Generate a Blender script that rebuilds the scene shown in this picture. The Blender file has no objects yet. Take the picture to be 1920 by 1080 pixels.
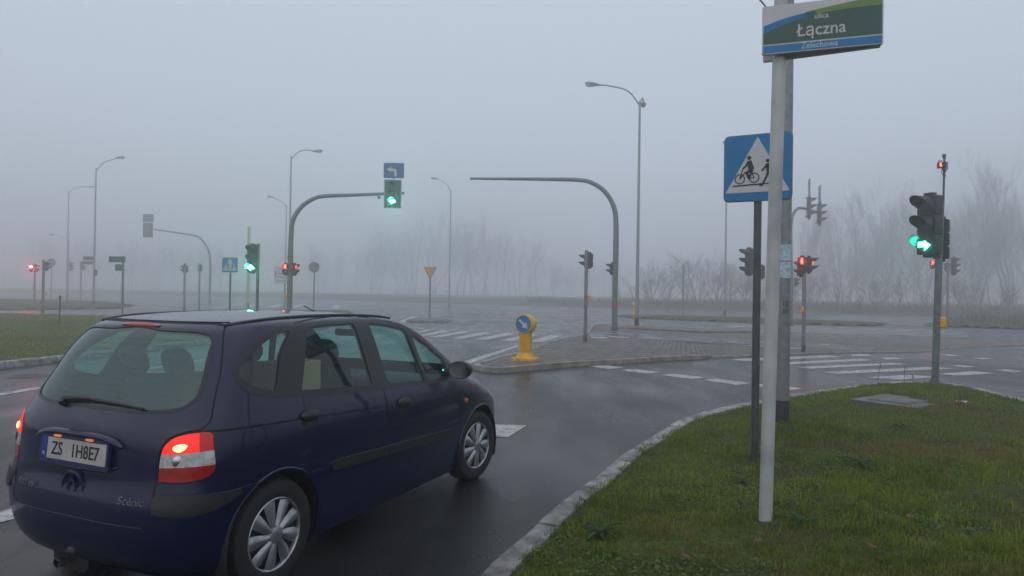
import bpy, bmesh, math, random
import numpy as np
from mathutils import Vector, Matrix

R = math.radians
PI = math.pi
SC = bpy.context.scene
COL = SC.collection
rnd = random.Random(7)
rng = np.random.default_rng(11)

# ------------------------------------------------------------------ camera
cam = bpy.data.cameras.new('camera')
cam.sensor_width = 36.0
cam.lens = 24.0
cam.clip_start = 0.05
cam.clip_end = 2000.0
cam_ob = bpy.data.objects.new('camera', cam)
COL.objects.link(cam_ob)
_p, _r = 8 / 1280.0, 0.015                       # pitch up, roll
_F = Vector((0, math.cos(_p), math.sin(_p)))
_r0 = Vector((1, 0, 0)); _u0 = Vector((0, -math.sin(_p), math.cos(_p)))
_Rv = _r0 * math.cos(_r) + _u0 * math.sin(_r)
_Uv = _u0 * math.cos(_r) - _r0 * math.sin(_r)
cam_ob.matrix_world = Matrix(((_Rv.x, _Uv.x, -_F.x, 0.0), (_Rv.y, _Uv.y, -_F.y, 0.0),
                              (_Rv.z, _Uv.z, -_F.z, 1.73), (0, 0, 0, 1)))
SC.camera = cam_ob

# ------------------------------------------------------------------ sky, sun, exposure
SUN_EL, SUN_AZ = R(30), R(200)
world = bpy.data.worlds.new('World')
SC.world = world
world.use_nodes = True
wn, wl = world.node_tree.nodes, world.node_tree.links
wn.clear()
sky = wn.new('ShaderNodeTexSky')
sky.sky_type = 'NISHITA'
sky.sun_disc = False
sky.sun_elevation = SUN_EL
sky.sun_rotation = SUN_AZ
sky.air_density = 1.0
sky.dust_density = 6.0
sky.ozone_density = 1.0
ovc = wn.new('ShaderNodeMix'); ovc.data_type = 'RGBA'      # an overcast deck evens the clear sky out
ovc.inputs[0].default_value = 0.90
ovc.inputs[7].default_value = (5.10, 5.72, 6.68, 1)
wbg = wn.new('ShaderNodeBackground'); wbg.inputs[1].default_value = 0.12
wout = wn.new('ShaderNodeOutputWorld')
wl.new(sky.outputs[0], ovc.inputs[6]); wl.new(ovc.outputs[2], wbg.inputs[0]); wl.new(wbg.outputs[0], wout.inputs[0])

sun = bpy.data.lights.new('sun', 'SUN')
sun.energy = 0.5
sun.angle = R(120)
sun.color = (1.0, 0.97, 0.94)
sun_ob = bpy.data.objects.new('sun', sun)
COL.objects.link(sun_ob)
sun_ob.rotation_euler = (R(90) - R(60), 0, PI - SUN_AZ)

SC.view_settings.view_transform = 'Standard'
SC.view_settings.look = 'None'
SC.view_settings.exposure = 0.0
SC.view_settings.gamma = 1.0
SC.view_settings.use_curve_mapping = False
SC.render.engine = 'CYCLES'
SC.cycles.use_denoising = True
SC.cycles.max_bounces = 10
SC.cycles.volume_bounces = 4
SC.cycles.transparent_max_bounces = 16
SC.cycles.sample_clamp_indirect = 6.0
SC.cycles.caustics_reflective = False
SC.cycles.caustics_refractive = False

# ------------------------------------------------------------------ materials
def newmat(name):
    m = bpy.data.materials.new(name)
    m.use_nodes = True
    return m, m.node_tree.nodes, m.node_tree.links, m.node_tree.nodes['Principled BSDF']

def pm(name, col, rough=0.6, metal=0.0, var=0.18, scale=14.0, bump=0.0, bscale=120.0, coat=0.0, col2=None, rvar=0.1, spec=0.5):
    """painted / solid surface with uneven colour, uneven gloss and fine relief"""
    m, n, l, b = newmat(name)
    tc = n.new('ShaderNodeTexCoord')
    nz = n.new('ShaderNodeTexNoise'); nz.inputs['Scale'].default_value = scale; nz.inputs['Detail'].default_value = 6
    l.new(tc.outputs['Object'], nz.inputs['Vector'])
    mx = n.new('ShaderNodeMix'); mx.data_type = 'RGBA'
    c2 = col2 if col2 else tuple(c * (1 - 2 * var) for c in col)
    mx.inputs[6].default_value = (*c2, 1); mx.inputs[7].default_value = (*(tuple(min(1, c * (1 + var)) for c in col)), 1)
    rp = n.new('ShaderNodeMapRange'); rp.inputs[1].default_value = 0.3; rp.inputs[2].default_value = 0.7
    l.new(nz.outputs['Fac'], rp.inputs[0]); l.new(rp.outputs[0], mx.inputs[0]); l.new(mx.outputs[2], b.inputs['Base Color'])
    rr = n.new('ShaderNodeMapRange'); rr.inputs[3].default_value = max(0.02, rough - rvar); rr.inputs[4].default_value = min(1, rough + rvar)
    n2 = n.new('ShaderNodeTexNoise'); n2.inputs['Scale'].default_value = scale * 2.7; n2.inputs['Detail'].default_value = 4
    l.new(tc.outputs['Object'], n2.inputs['Vector']); l.new(n2.outputs['Fac'], rr.inputs[0]); l.new(rr.outputs[0], b.inputs['Roughness'])
    b.inputs['Metallic'].default_value = metal
    b.inputs['Coat Weight'].default_value = coat; b.inputs['Coat Roughness'].default_value = 0.045
    b.inputs['Specular IOR Level'].default_value = spec
    if bump > 0:
        n3 = n.new('ShaderNodeTexNoise'); n3.inputs['Scale'].default_value = bscale; n3.inputs['Detail'].default_value = 4
        bp = n.new('ShaderNodeBump'); bp.inputs['Strength'].default_value = bump; bp.inputs['Distance'].default_value = 0.01
        l.new(tc.outputs['Object'], n3.inputs['Vector']); l.new(n3.outputs['Fac'], bp.inputs['Height']); l.new(bp.outputs[0], b.inputs['Normal'])
    return m

def emat(name, col, strength, base=(0.02, 0.02, 0.02)):
    m, n, l, b = newmat(name)
    b.inputs['Base Color'].default_value = (*base, 1)
    b.inputs['Emission Color'].default_value = (*col, 1)
    b.inputs['Emission Strength'].default_value = strength
    b.inputs['Roughness'].default_value = 0.3
    return m

def asphalt():
    m, n, l, b = newmat('wet_asphalt')
    tc = n.new('ShaderNodeTexCoord')
    def noise(s, d=5, w=None):
        t = n.new('ShaderNodeTexNoise'); t.inputs['Scale'].default_value = s; t.inputs['Detail'].default_value = d
        l.new(tc.outputs['Object'] if w is None else w, t.inputs['Vector']); return t
    fine, mid, big = noise(160, 3), noise(2.6, 6), noise(0.22, 5)
    vor = n.new('ShaderNodeTexVoronoi'); vor.inputs['Scale'].default_value = 95.0
    l.new(tc.outputs['Object'], vor.inputs['Vector'])
    r1 = n.new('ShaderNodeValToRGB')
    r1.color_ramp.elements[0].position = 0.36; r1.color_ramp.elements[0].color = (0.007, 0.0072, 0.008, 1)
    r1.color_ramp.elements[1].position = 0.70; r1.color_ramp.elements[1].color = (0.034, 0.034, 0.036, 1)
    l.new(fine.outputs['Fac'], r1.inputs[0])
    mx = n.new('ShaderNodeMix'); mx.data_type = 'RGBA'; mx.blend_type = 'MULTIPLY'; mx.inputs[0].default_value = 0.7
    r2 = n.new('ShaderNodeMapRange'); r2.inputs[1].default_value = 0.3; r2.inputs[2].default_value = 0.7; r2.inputs[3].default_value = 0.55; r2.inputs[4].default_value = 1.15
    l.new(mid.outputs['Fac'], r2.inputs[0]); l.new(r1.outputs[0], mx.inputs[6]); l.new(r2.outputs[0], mx.inputs[7])
    l.new(mx.outputs[2], b.inputs['Base Color'])
    # water film: glossier where it pools, with faint streaks along the wheel tracks
    mp = n.new('ShaderNodeMapping'); mp.inputs['Rotation'].default_value = (0, 0, R(-24)); mp.inputs['Scale'].default_value = (1.1, 0.3, 1)
    l.new(tc.outputs['Object'], mp.inputs['Vector'])
    st = noise(1.2, 5, mp.outputs[0])
    ad = n.new('ShaderNodeMath'); ad.operation = 'ADD'; l.new(big.outputs['Fac'], ad.inputs[0]); l.new(st.outputs['Fac'], ad.inputs[1])
    r3 = n.new('ShaderNodeMapRange'); r3.inputs[1].default_value = 0.8; r3.inputs[2].default_value = 1.2; r3.inputs[3].default_value = 0.36; r3.inputs[4].default_value = 0.17
    l.new(ad.outputs[0], r3.inputs[0]); l.new(r3.outputs[0], b.inputs['Roughness'])
    bp = n.new('ShaderNodeBump'); bp.inputs['Distance'].default_value = 0.004
    r4 = n.new('ShaderNodeMapRange'); r4.inputs[1].default_value = 0.8; r4.inputs[2].default_value = 1.2; r4.inputs[3].default_value = 0.75; r4.inputs[4].default_value = 0.22
    l.new(ad.outputs[0], r4.inputs[0]); l.new(r4.outputs[0], bp.inputs['Strength'])
    l.new(vor.outputs['Distance'], bp.inputs['Height']); l.new(bp.outputs[0], b.inputs['Normal'])
    b.inputs['IOR'].default_value = 1.33
    return m

def road_paint():
    m, n, l, b = newmat('road_paint')
    tc = n.new('ShaderNodeTexCoord')
    a = n.new('ShaderNodeTexNoise'); a.inputs['Scale'].default_value = 7; a.inputs['Detail'].default_value = 9; a.inputs['Roughness'].default_value = 0.75
    l.new(tc.outputs['Object'], a.inputs['Vector'])
    r = n.new('ShaderNodeValToRGB')
    r.color_ramp.elements[0].position = 0.40; r.color_ramp.elements[0].color = (0.10, 0.10, 0.104, 1)
    r.color_ramp.elements[1].position = 0.56; r.color_ramp.elements[1].color = (0.50, 0.50, 0.49, 1)
    l.new(a.outputs['Fac'], r.inputs[0]); l.new(r.outputs[0], b.inputs['Base Color'])
    b.inputs['Roughness'].default_value = 0.42
    f = n.new('ShaderNodeTexNoise'); f.inputs['Scale'].default_value = 140
    bp = n.new('ShaderNodeBump'); bp.inputs['Strength'].default_value = 0.35; bp.inputs['Distance'].default_value = 0.004
    l.new(tc.outputs['Object'], f.inputs['Vector']); l.new(f.outputs['Fac'], bp.inputs['Height']); l.new(bp.outputs[0], b.inputs['Normal'])
    return m

def soil(name, greens, browns, scale=1.1):
    m, n, l, b = newmat(name)
    tc = n.new('ShaderNodeTexCoord')
    a = n.new('ShaderNodeTexNoise'); a.inputs['Scale'].default_value = scale; a.inputs['Detail'].default_value = 8
    c = n.new('ShaderNodeTexNoise'); c.inputs['Scale'].default_value = scale * 22; c.inputs['Detail'].default_value = 6
    for t in (a, c): l.new(tc.outputs['Object'], t.inputs['Vector'])
    r1 = n.new('ShaderNodeValToRGB'); r2 = n.new('ShaderNodeValToRGB')
    for r, cs in ((r1, greens), (r2, browns)):
        r.color_ramp.elements[0].position = 0.3; r.color_ramp.elements[0].color = (*cs[0], 1)
        r.color_ramp.elements[1].position = 0.7; r.color_ramp.elements[1].color = (*cs[1], 1)
        l.new(c.outputs['Fac'], r.inputs[0])
    mx = n.new('ShaderNodeMix'); mx.data_type = 'RGBA'
    mr = n.new('ShaderNodeMapRange'); mr.inputs[1].default_value = 0.42; mr.inputs[2].default_value = 0.62
    l.new(a.outputs['Fac'], mr.inputs[0]); l.new(mr.outputs[0], mx.inputs[0]); l.new(r1.outputs[0], mx.inputs[6]); l.new(r2.outputs[0], mx.inputs[7])
    l.new(mx.outputs[2], b.inputs['Base Color']); b.inputs['Roughness'].default_value = 0.95; b.inputs['Specular IOR Level'].default_value = 0.15
    bp = n.new('ShaderNodeBump'); bp.inputs['Strength'].default_value = 0.9; bp.inputs['Distance'].default_value = 0.03
    l.new(c.outputs['Fac'], bp.inputs['Height']); l.new(bp.outputs[0], b.inputs['Normal'])
    return m

def attr_mat(name, rough=0.6, trans=0.25):
    m, n, l, b = newmat(name)
    at = n.new('ShaderNodeAttribute'); at.attribute_name = 'tint'
    l.new(at.outputs['Color'], b.inputs['Base Color'])
    b.inputs['Roughness'].default_value = rough; b.inputs['Specular IOR Level'].default_value = 0.3
    tl_ = n.new('ShaderNodeBsdfTranslucent'); l.new(at.outputs['Color'], tl_.inputs[0])
    ms = n.new('ShaderNodeMixShader'); ms.inputs[0].default_value = 0.42
    l.new(b.outputs[0], ms.inputs[1]); l.new(tl_.outputs[0], ms.inputs[2]); l.new(ms.outputs[0], n['Material Output'].inputs[0])
    return m

def glassmat(name, tint, clear=0.8, rough=0.02, mist=(0.13, 0.20, 0.19)):
    """thin pane: tinted see-through sheet with a mirror film"""
    m, n, l, b = newmat(name)
    out = n['Material Output']
    tr = n.new('ShaderNodeBsdfTransparent'); tr.inputs[0].default_value = (*tint, 1)
    gl = n.new('ShaderNodeBsdfGlossy'); gl.inputs['Roughness'].default_value = rough; gl.inputs[0].default_value = (0.9, 0.95, 0.95, 1)
    df = n.new('ShaderNodeBsdfDiffuse'); df.inputs[0].default_value = (*mist, 1)
    fr = n.new('ShaderNodeLayerWeight'); fr.inputs[0].default_value = 0.5
    pw = n.new('ShaderNodeMath'); pw.operation = 'POWER'; pw.inputs[1].default_value = 5.0; l.new(fr.outputs['Facing'], pw.inputs[0])
    ml = n.new('ShaderNodeMath'); ml.operation = 'MULTIPLY_ADD'; ml.inputs[1].default_value = 0.94; ml.inputs[2].default_value = 0.06; ml.use_clamp = True
    m1 = n.new('ShaderNodeMixShader'); m1.inputs[0].default_value = clear
    m2 = n.new('ShaderNodeMixShader')
    l.new(df.outputs[0], m1.inputs[1]); l.new(tr.outputs[0], m1.inputs[2])
    l.new(pw.outputs[0], ml.inputs[0]); l.new(ml.outputs[0], m2.inputs[0]); l.new(m1.outputs[0], m2.inputs[1]); l.new(gl.outputs[0], m2.inputs[2])
    l.new(m2.outputs[0], out.inputs[0])
    return m

M = {
 'asphalt': asphalt(), 'paint': road_paint(),
 'verge_soil': soil('verge_soil', ((0.030, 0.048, 0.010), (0.085, 0.110, 0.022)), ((0.040, 0.030, 0.016), (0.075, 0.068, 0.026))),
 'lawn': soil('lawn', ((0.034, 0.052, 0.015), (0.085, 0.105, 0.032)), ((0.060, 0.055, 0.022), (0.11, 0.10, 0.04)), 0.5),
 'field': soil('field', ((0.085, 0.092, 0.052), (0.135, 0.135, 0.080)), ((0.11, 0.092, 0.068), (0.15, 0.132, 0.092)), 0.12),
 'kerb': pm('kerb_stone', (0.28, 0.275, 0.26), 0.6, var=0.40, scale=7, bump=0.5, bscale=90),
 'kerb_b': pm('kerb_stone_dark', (0.22, 0.21, 0.195), 0.6, var=0.4, scale=7, bump=0.5, bscale=90),
 'kerb_c': pm('kerb_stone_pale', (0.33, 0.32, 0.305), 0.6, var=0.4, scale=7, bump=0.5, bscale=90),
 'kerb_warm': pm('kerb_concrete', (0.30, 0.255, 0.215), 0.6, var=0.28, scale=4, bump=0.5, bscale=90),
 'mortar': pm('mortar', (0.10, 0.095, 0.09), 0.9, bump=0.4),
 'paver': pm('paver', (0.135, 0.118, 0.100), 0.62, var=0.3, scale=3.0, bump=0.4, bscale=80),
 'paver2': pm('paver_light', (0.165, 0.140, 0.118), 0.58, var=0.3, scale=3.0, bump=0.4, bscale=80),
 'paver3': pm('paver_dark', (0.110, 0.098, 0.086), 0.65, var=0.3, scale=3.0, bump=0.4, bscale=80),
 'concrete': pm('concrete', (0.125, 0.118, 0.108), 0.6, var=0.25, scale=6, bump=0.4),
 'rust': pm('cast_iron', (0.075, 0.066, 0.058), 0.55, var=0.3, scale=12, bump=0.5),
 'galv': pm('galvanised_steel', (0.235, 0.255, 0.265), 0.5, metal=0.45, var=0.13, scale=11, bump=0.05),
 'pole_grey': pm('grey_pole_paint', (0.150, 0.165, 0.170), 0.45, metal=0.2, var=0.18, scale=9, bump=0.1),
 'pole_dark': pm('dark_pole_paint', (0.070, 0.085, 0.088), 0.42, metal=0.2, var=0.2, scale=9, bump=0.1),
 'pole_white': pm('pale_pole_paint', (0.46, 0.48, 0.47), 0.42, var=0.17, scale=3.2, bump=0.06),
 'tar': pm('bitumen', (0.018, 0.018, 0.02), 0.6, var=0.3, bump=0.3),
 'black': pm('black_housing', (0.020, 0.022, 0.024), 0.5, var=0.2, bump=0.05),
 'black_plastic': pm('black_plastic', (0.016, 0.017, 0.019), 0.48, var=0.2, scale=30, bump=0.1, bscale=300),
 'rubber': pm('tyre_rubber', (0.014, 0.014, 0.015), 0.75, var=0.2, scale=30, bump=0.2),
 'trim': pm('window_rubber', (0.010, 0.011, 0.013), 0.35, var=0.2),
 'cabin': pm('cabin_fabric', (0.028, 0.031, 0.034), 0.85, var=0.2, scale=40, bump=0.3),
 'seat': pm('seat_fabric', (0.045, 0.052, 0.056), 0.9, var=0.2, scale=40, bump=0.3),
 'chrome': pm('dull_chrome', (0.55, 0.56, 0.58), 0.25, metal=1.0, var=0.1),
 'hubcap': pm('hubcap_silver', (0.40, 0.41, 0.43), 0.34, metal=0.75, var=0.15, scale=12),
 'car_paint': pm('blue_car_paint', (0.0020, 0.0052, 0.036), 0.34, metal=0.0, var=0.10, scale=3.0, coat=0.75, rvar=0.08, spec=0.15, bump=0.05, bscale=170),
 'seam': pm('panel_gap', (0.004, 0.004, 0.006), 0.8, var=0.1),
 'glass': glassmat('car_glass', (0.66, 0.93, 0.88), 0.97),
 'glass_misted': glassmat('misted_glass', (0.56, 0.86, 0.81), 0.68, 0.05, (0.11, 0.19, 0.18)),
 'mirror': pm('mirror_glass', (0.55, 0.60, 0.60), 0.05, metal=1.0, var=0.03, rvar=0.02),
 'lens_red': pm('red_lens', (0.34, 0.008, 0.008), 0.15, var=0.12, scale=30, coat=0.6),
 'lens_dark_red': pm('dark_red_lens', (0.20, 0.006, 0.008), 0.18, var=0.12, scale=30, coat=0.6),
 'lens_white': pm('clear_lens', (0.48, 0.48, 0.49), 0.18, var=0.2, scale=45, coat=0.6),
 'lens_orange': pm('orange_lens', (0.55, 0.10, 0.02), 0.2, var=0.1, coat=0.5),
 'lens_grey': pm('unlit_lens', (0.04, 0.03, 0.03), 0.2, var=0.2, coat=0.4),
 'blue_sign': pm('blue_reflective', (0.0, 0.165, 0.42), 0.55, var=0.05, scale=4),
 'blue_sign2': pm('dull_blue_reflective', (0.035, 0.075, 0.28), 0.45, var=0.05, scale=4),
 'white_sign': pm('white_reflective', (0.55, 0.55, 0.56), 0.45, var=0.05, scale=4),
 'sign_back': pm('sign_back_grey', (0.16, 0.165, 0.17), 0.5, metal=0.3, var=0.15),
 'yellow_sign': pm('amber_reflective', (0.62, 0.30, 0.02), 0.45, var=0.06, scale=4),
 'red_sign': pm('red_reflective', (0.45, 0.03, 0.03), 0.45, var=0.06),
 'yellow': pm('yellow_plastic', (0.74, 0.40, 0.008), 0.42, var=0.16, scale=7, bump=0.08),
 'pale_yellow': pm('faded_yellow_paint', (0.42, 0.42, 0.22), 0.5, var=0.12),
 'green_sign': pm('dark_green_reflective', (0.012, 0.075, 0.048), 0.42, var=0.05, scale=4),
 'lime_sign': pm('light_green_reflective', (0.12, 0.22, 0.035), 0.42, var=0.05, scale=4),
 'black_ink': pm('black_ink', (0.008, 0.008, 0.009), 0.5, var=0.1),
 'plate_blue': pm('plate_blue', (0.01, 0.035, 0.26), 0.4, var=0.05),
 'frame_blue': pm('dark_blue_frame', (0.012, 0.016, 0.075), 0.4, var=0.05),
 'plate_white': pm('plate_white', (0.44, 0.42, 0.40), 0.45, var=0.08),
 'paper': pm('weathered_paper', (0.55, 0.60, 0.64), 0.8, var=0.2, scale=30, col2=(0.18, 0.36, 0.50)),
 'reflection_box': pm('reflection_tan', (0.40, 0.24, 0.11), 0.8, var=0.08, scale=5),
 'bark': pm('wet_bark', (0.052, 0.043, 0.036), 0.85, var=0.3, scale=6, bump=0.5),
 'twig': pm('bare_twigs', (0.070, 0.056, 0.047), 0.85, var=0.2, scale=3),
 'shrub': pm('dry_shrub', (0.115, 0.075, 0.050), 0.9, var=0.3, scale=2),
 'grass': attr_mat('grass_blades'), 'leaf': attr_mat('leaf_tissue', 0.5),
 'pink': pm('pink_wrapper', (0.5, 0.10, 0.14), 0.4, var=0.1),
 'green_lit': emat('green_signal_light', (0.03, 1.0, 0.58), 48.0),
 'green_glow': emat('green_signal_lens', (0.0, 0.42, 0.26), 0.22),
 'red_lit': emat('red_signal_light', (1.0, 0.006, 0.0035), 120.0),
 'red_hot': emat('bright_red_signal_light', (1.0, 0.010, 0.006), 520.0),
 'green_far': emat('distant_green_signal_light', (0.03, 1.0, 0.58), 280.0),
 'red_dim': emat('red_signal_side', (1.0, 0.02, 0.015), 7.0),
 'brake_lit': emat('lit_brake_lens', (1.0, 0.018, 0.008), 0.85, (0.3, 0.01, 0.01)),
 'brake_core': emat('brake_bulb', (1.0, 0.30, 0.10), 7.0, (0.3, 0.01, 0.01)),
 'brake_soft': emat('side_lit_lens', (1.0, 0.012, 0.008), 0.16, (0.3, 0.01, 0.01)),
 'plate_lamp': emat('plate_lamp', (1.0, 0.30, 0.08), 0.6),
 'counter': emat('orange_counter', (1.0, 0.13, 0.02), 9.0),
}

# ------------------------------------------------------------------ mesh helpers
def link(name, me, parent=None, loc=None, rot=None):
    o = bpy.data.objects.new(name, me)
    COL.objects.link(o)
    if parent is not None: o.parent = parent
    if loc is not None: o.location = loc
    if rot is not None: o.rotation_euler = rot
    return o

def thing(name, label, cat, loc=(0, 0, 0), rz=0.0, group=None):
    o = link(name, None, None, loc, (0, 0, rz))
    o.empty_display_size = 0.2
    o['label'] = label; o['category'] = cat
    if group: o['group'] = group
    return o

def tag(o, label, cat, group=None):
    o['label'] = label; o['category'] = cat
    if group: o['group'] = group
    return o

class MB:
    def __init__(s): s.v = []; s.f = []; s.m = []
    def add(s, vs, fs, mi=0):
        k = len(s.v); s.v += [tuple(p) for p in vs]; s.f += [tuple(i + k for i in f) for f in fs]; s.m += [mi] * len(fs); return s
    def box(s, c, d, mi=0, M4=None):
        x, y, z = c; a, b, e = d[0] / 2, d[1] / 2, d[2] / 2
        vs = [Vector((x + i * a, y + j * b, z + k * e)) for k in (-1, 1) for j in (-1, 1) for i in (-1, 1)]
        if M4 is not None: vs = [M4 @ q for q in vs]
        return s.add(vs, [(0, 2, 3, 1), (4, 5, 7, 6), (0, 1, 5, 4), (2, 6, 7, 3), (0, 4, 6, 2), (1, 3, 7, 5)], mi)
    def bevbox(s, c, d, r=0.01, mi=0, axis=1):
        """box with rounded corners seen along 'axis' (0,1,2)"""
        ax = [i for i in range(3) if i != axis]
        w, h = d[ax[0]] / 2, d[ax[1]] / 2
        pts = []
        for (sx, sy, a0) in ((1, 1, 0), (-1, 1, 90), (-1, -1, 180), (1, -1, 270)):
            for t in (0, 30, 60, 90):
                a = R(a0 + t); pts.append((sx * (w - r) + r * math.cos(a), sy * (h - r) + r * math.sin(a)))
        n = len(pts); e = d[axis] / 2; vs = []
        for q, ins in ((-e, min(r, .004)), (-e + min(r, .004), 0), (e - min(r, .004), 0), (e, min(r, .004))):
            for (p0, p1) in pts:
                co = [0, 0, 0]; k = 1 - ins / max(w, h)
                co[ax[0]] = p0 * k; co[ax[1]] = p1 * k; co[axis] = q
                vs.append((c[0] + co[0], c[1] + co[1], c[2] + co[2]))
        fs = [(i + j * n, (i + 1) % n + j * n, (i + 1) % n + (j + 1) * n, i + (j + 1) * n) for j in range(3) for i in range(n)]
        fs += [tuple(range(n))[::-1], tuple(range(3 * n, 4 * n))]
        if axis == 1: fs = [f[::-1] for f in fs]
        return s.add(vs, fs, mi)
    def tube(s, pts, r, n=10, mi=0, caps=True):
        pts = [Vector(p) for p in pts]
        rs = r if isinstance(r, (list, tuple)) else [r] * len(pts)
        k0 = len(s.v); up = None; rings = []
        for i, p in enumerate(pts):
            t = (pts[min(i + 1, len(pts) - 1)] - pts[max(i - 1, 0)]).normalized()
            if up is None:
                up = Vector((0, 0, 1)) if abs(t.z) < 0.9 else Vector((0, 1, 0))
            a = t.cross(up)
            if a.length < 1e-5: a = t.cross(Vector((1, 0, 0)))
            a.normalize(); b = a.cross(t).normalized(); up = b
            for j in range(n):
                q = 2 * PI * j / n
                s.v.append(tuple(p + (a * math.cos(q) + b * math.sin(q)) * rs[i]))
        for i in range(len(pts) - 1):
            for j in range(n):
                s.f.append((k0 + i * n + j, k0 + (i + 1) * n + j, k0 + (i + 1) * n + (j + 1) % n, k0 + i * n + (j + 1) % n)); s.m.append(mi)
        if caps:
            s.f.append(tuple(k0 + j for j in range(n))); s.m.append(mi)
            s.f.append(tuple(k0 + (len(pts) - 1) * n + j for j in range(n))[::-1]); s.m.append(mi)
        return s
    def lathe(s, prof, n=24, mi=0, M4=None, cap0=False, cap1=False):
        """profile of (radius, height) turned about local Z"""
        k0 = len(s.v)
        for (r, h) in prof:
            for j in range(n):
                q = Vector((r * math.cos(2 * PI * j / n), r * math.sin(2 * PI * j / n), h))
                s.v.append(tuple(M4 @ q if M4 is not None else q))
        for i in range(len(prof) - 1):
            for j in range(n):
                s.f.append((k0 + i * n + j, k0 + i * n + (j + 1) % n, k0 + (i + 1) * n + (j + 1) % n, k0 + (i + 1) * n + j)); s.m.append(mi)
        if cap0: s.f.append(tuple(k0 + j for j in range(n))[::-1]); s.m.append(mi)
        if cap1: s.f.append(tuple(k0 + (len(prof) - 1) * n + j for j in range(n))); s.m.append(mi)
        return s
    def prism(s, poly, y0, y1, mi=0, M4=None):
        """polygon in (x,z) (anticlockwise seen from -Y) from y0 (front) to y1 (back)"""
        n = len(poly)
        vs = [Vector((x, y0, z)) for x, z in poly] + [Vector((x, y1, z)) for x, z in poly]
        if M4 is not None: vs = [M4 @ q for q in vs]
        fs = [tuple(range(n)), tuple(range(n, 2 * n))[::-1]] + [((i + 1) % n, i, i + n, (i + 1) % n + n) for i in range(n)]
        return s.add(vs, fs, mi)
    def slab(s, poly, z0, z1, mi=0):
        n = len(poly)
        a = sum(poly[i][0] * poly[(i + 1) % n][1] - poly[(i + 1) % n][0] * poly[i][1] for i in range(n))
        if a < 0: poly = poly[::-1]
        vs = [(x, y, z1) for x, y in poly] + [(x, y, z0) for x, y in poly]
        fs = [tuple(range(n))] + [(i, i + n, (i + 1) % n + n, (i + 1) % n) for i in range(n)]
        return s.add(vs, fs, mi)
    def mesh(s, name, mats, smooth=True, angle=35):
        me = bpy.data.meshes.new(name)
        me.from_pydata(s.v, [], s.f)
        for mm in (mats if isinstance(mats, (list, tuple)) else [mats]): me.materials.append(mm)
        me.polygons.foreach_set('material_index', np.array(s.m, dtype=np.int32))
        if smooth:
            me.polygons.foreach_set('use_smooth', np.ones(len(s.f), dtype=bool))
            me.set_sharp_from_angle(angle=R(angle))
        me.update()
        return me
    def obj(s, name, mats, parent=None, loc=None, rot=None, smooth=True, angle=35):
        return link(name, s.mesh(name, mats, smooth, angle), parent, loc, rot)

def struct(o): o['kind'] = 'structure'; return o

def text(name, body, size, mat_, parent, loc, rot=(R(90), 0, 0), shear=0.0, align='CENTER', xs=1.0, off=0.0):
    c = bpy.data.curves.new(name, 'FONT')
    c.body = body; c.size = size; c.align_x = align; c.align_y = 'CENTER'; c.extrude = 0.0006; c.shear = shear; c.offset = off
    c.resolution_u = 3
    c.materials.append(mat_)
    o = bpy.data.objects.new(name, c); COL.objects.link(o)
    o.parent = parent; o.location = loc; o.rotation_euler = rot; o.scale = (xs, 1, 1)
    return o

def resample(pts, step):
    """Catmull-Rom through the points, then even steps"""
    P = [Vector(p).to_3d() for p in pts]
    out = []
    for i in range(len(P) - 1):
        a, b, c, d = P[max(i - 1, 0)], P[i], P[i + 1], P[min(i + 2, len(P) - 1)]
        n = max(2, int((c - b).length / 0.05))
        for k in range(n):
            t = k / n
            out.append(0.5 * ((2 * b) + (c - a) * t + (2 * a - 5 * b + 4 * c - d) * t * t + (3 * b - a - 3 * c + d) * t ** 3))
    out.append(P[-1])
    L = [0.0]
    for i in range(1, len(out)): L.append(L[-1] + (out[i] - out[i - 1]).length)
    n = max(1, round(L[-1] / step)); res = []; j = 0
    for k in range(n + 1):
        s_ = L[-1] * k / n
        while j < len(L) - 2 and L[j + 1] < s_: j += 1
        t = (s_ - L[j]) / max(1e-9, L[j + 1] - L[j])
        res.append(out[j].lerp(out[j + 1], t))
    return res

def sdf_poly(P, poly):
    """signed distance (negative inside) of Nx2 points to a closed polygon"""
    P = np.asarray(P, float); V = np.asarray(poly, float); n = len(V)
    d = np.full(len(P), 1e18); ins = np.zeros(len(P), bool)
    for i in range(n):
        a, b = V[i], V[(i + 1) % n]; e = b - a; w = P - a
        t = np.clip((w @ e) / max(1e-12, e @ e), 0, 1)
        q = w - t[:, None] * e
        d = np.minimum(d, (q * q).sum(1))
        c = ((a[1] > P[:, 1]) != (b[1] > P[:, 1]))
        with np.errstate(divide='ignore', invalid='ignore'):
            xi = a[0] + (P[:, 1] - a[1]) / (b[1] - a[1] if b[1] != a[1] else 1e-12) * (b[0] - a[0])
        ins ^= c & (P[:, 0] < xi)
    d = np.sqrt(d)
    return np.where(ins, -d, d)

def vnoise(x, y, seed=0):
    """cheap smooth value noise, -1..1"""
    x = np.asarray(x, float); y = np.asarray(y, float)
    xi = np.floor(x).astype(int); yi = np.floor(y).astype(int); fx = x - xi; fy = y - yi
    fx = fx * fx * (3 - 2 * fx); fy = fy * fy * (3 - 2 * fy)
    def h(a, b):
        q = np.sin(a * 127.1 + b * 311.7 + seed * 74.7) * 43758.5453
        return 2 * (q - np.floor(q)) - 1
    return (h(xi, yi) * (1 - fx) + h(xi + 1, yi) * fx) * (1 - fy) + (h(xi, yi + 1) * (1 - fx) + h(xi + 1, yi + 1) * fx) * fy

# ================================================================== THE SETTING
def sstep(a, b, x): 
    t = np.clip((np.asarray(x, float) - a) / (b - a), 0, 1); return t * t * (3 - 2 * t)

FAR = [(-230, 170), (-140, 156), (-71, 138), (-42.8, 122), (-15.6, 100), (9, 83.5), (28.9, 74.5), (40, 64.5), (62, 57), (140, 38), (230, 20)]

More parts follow.
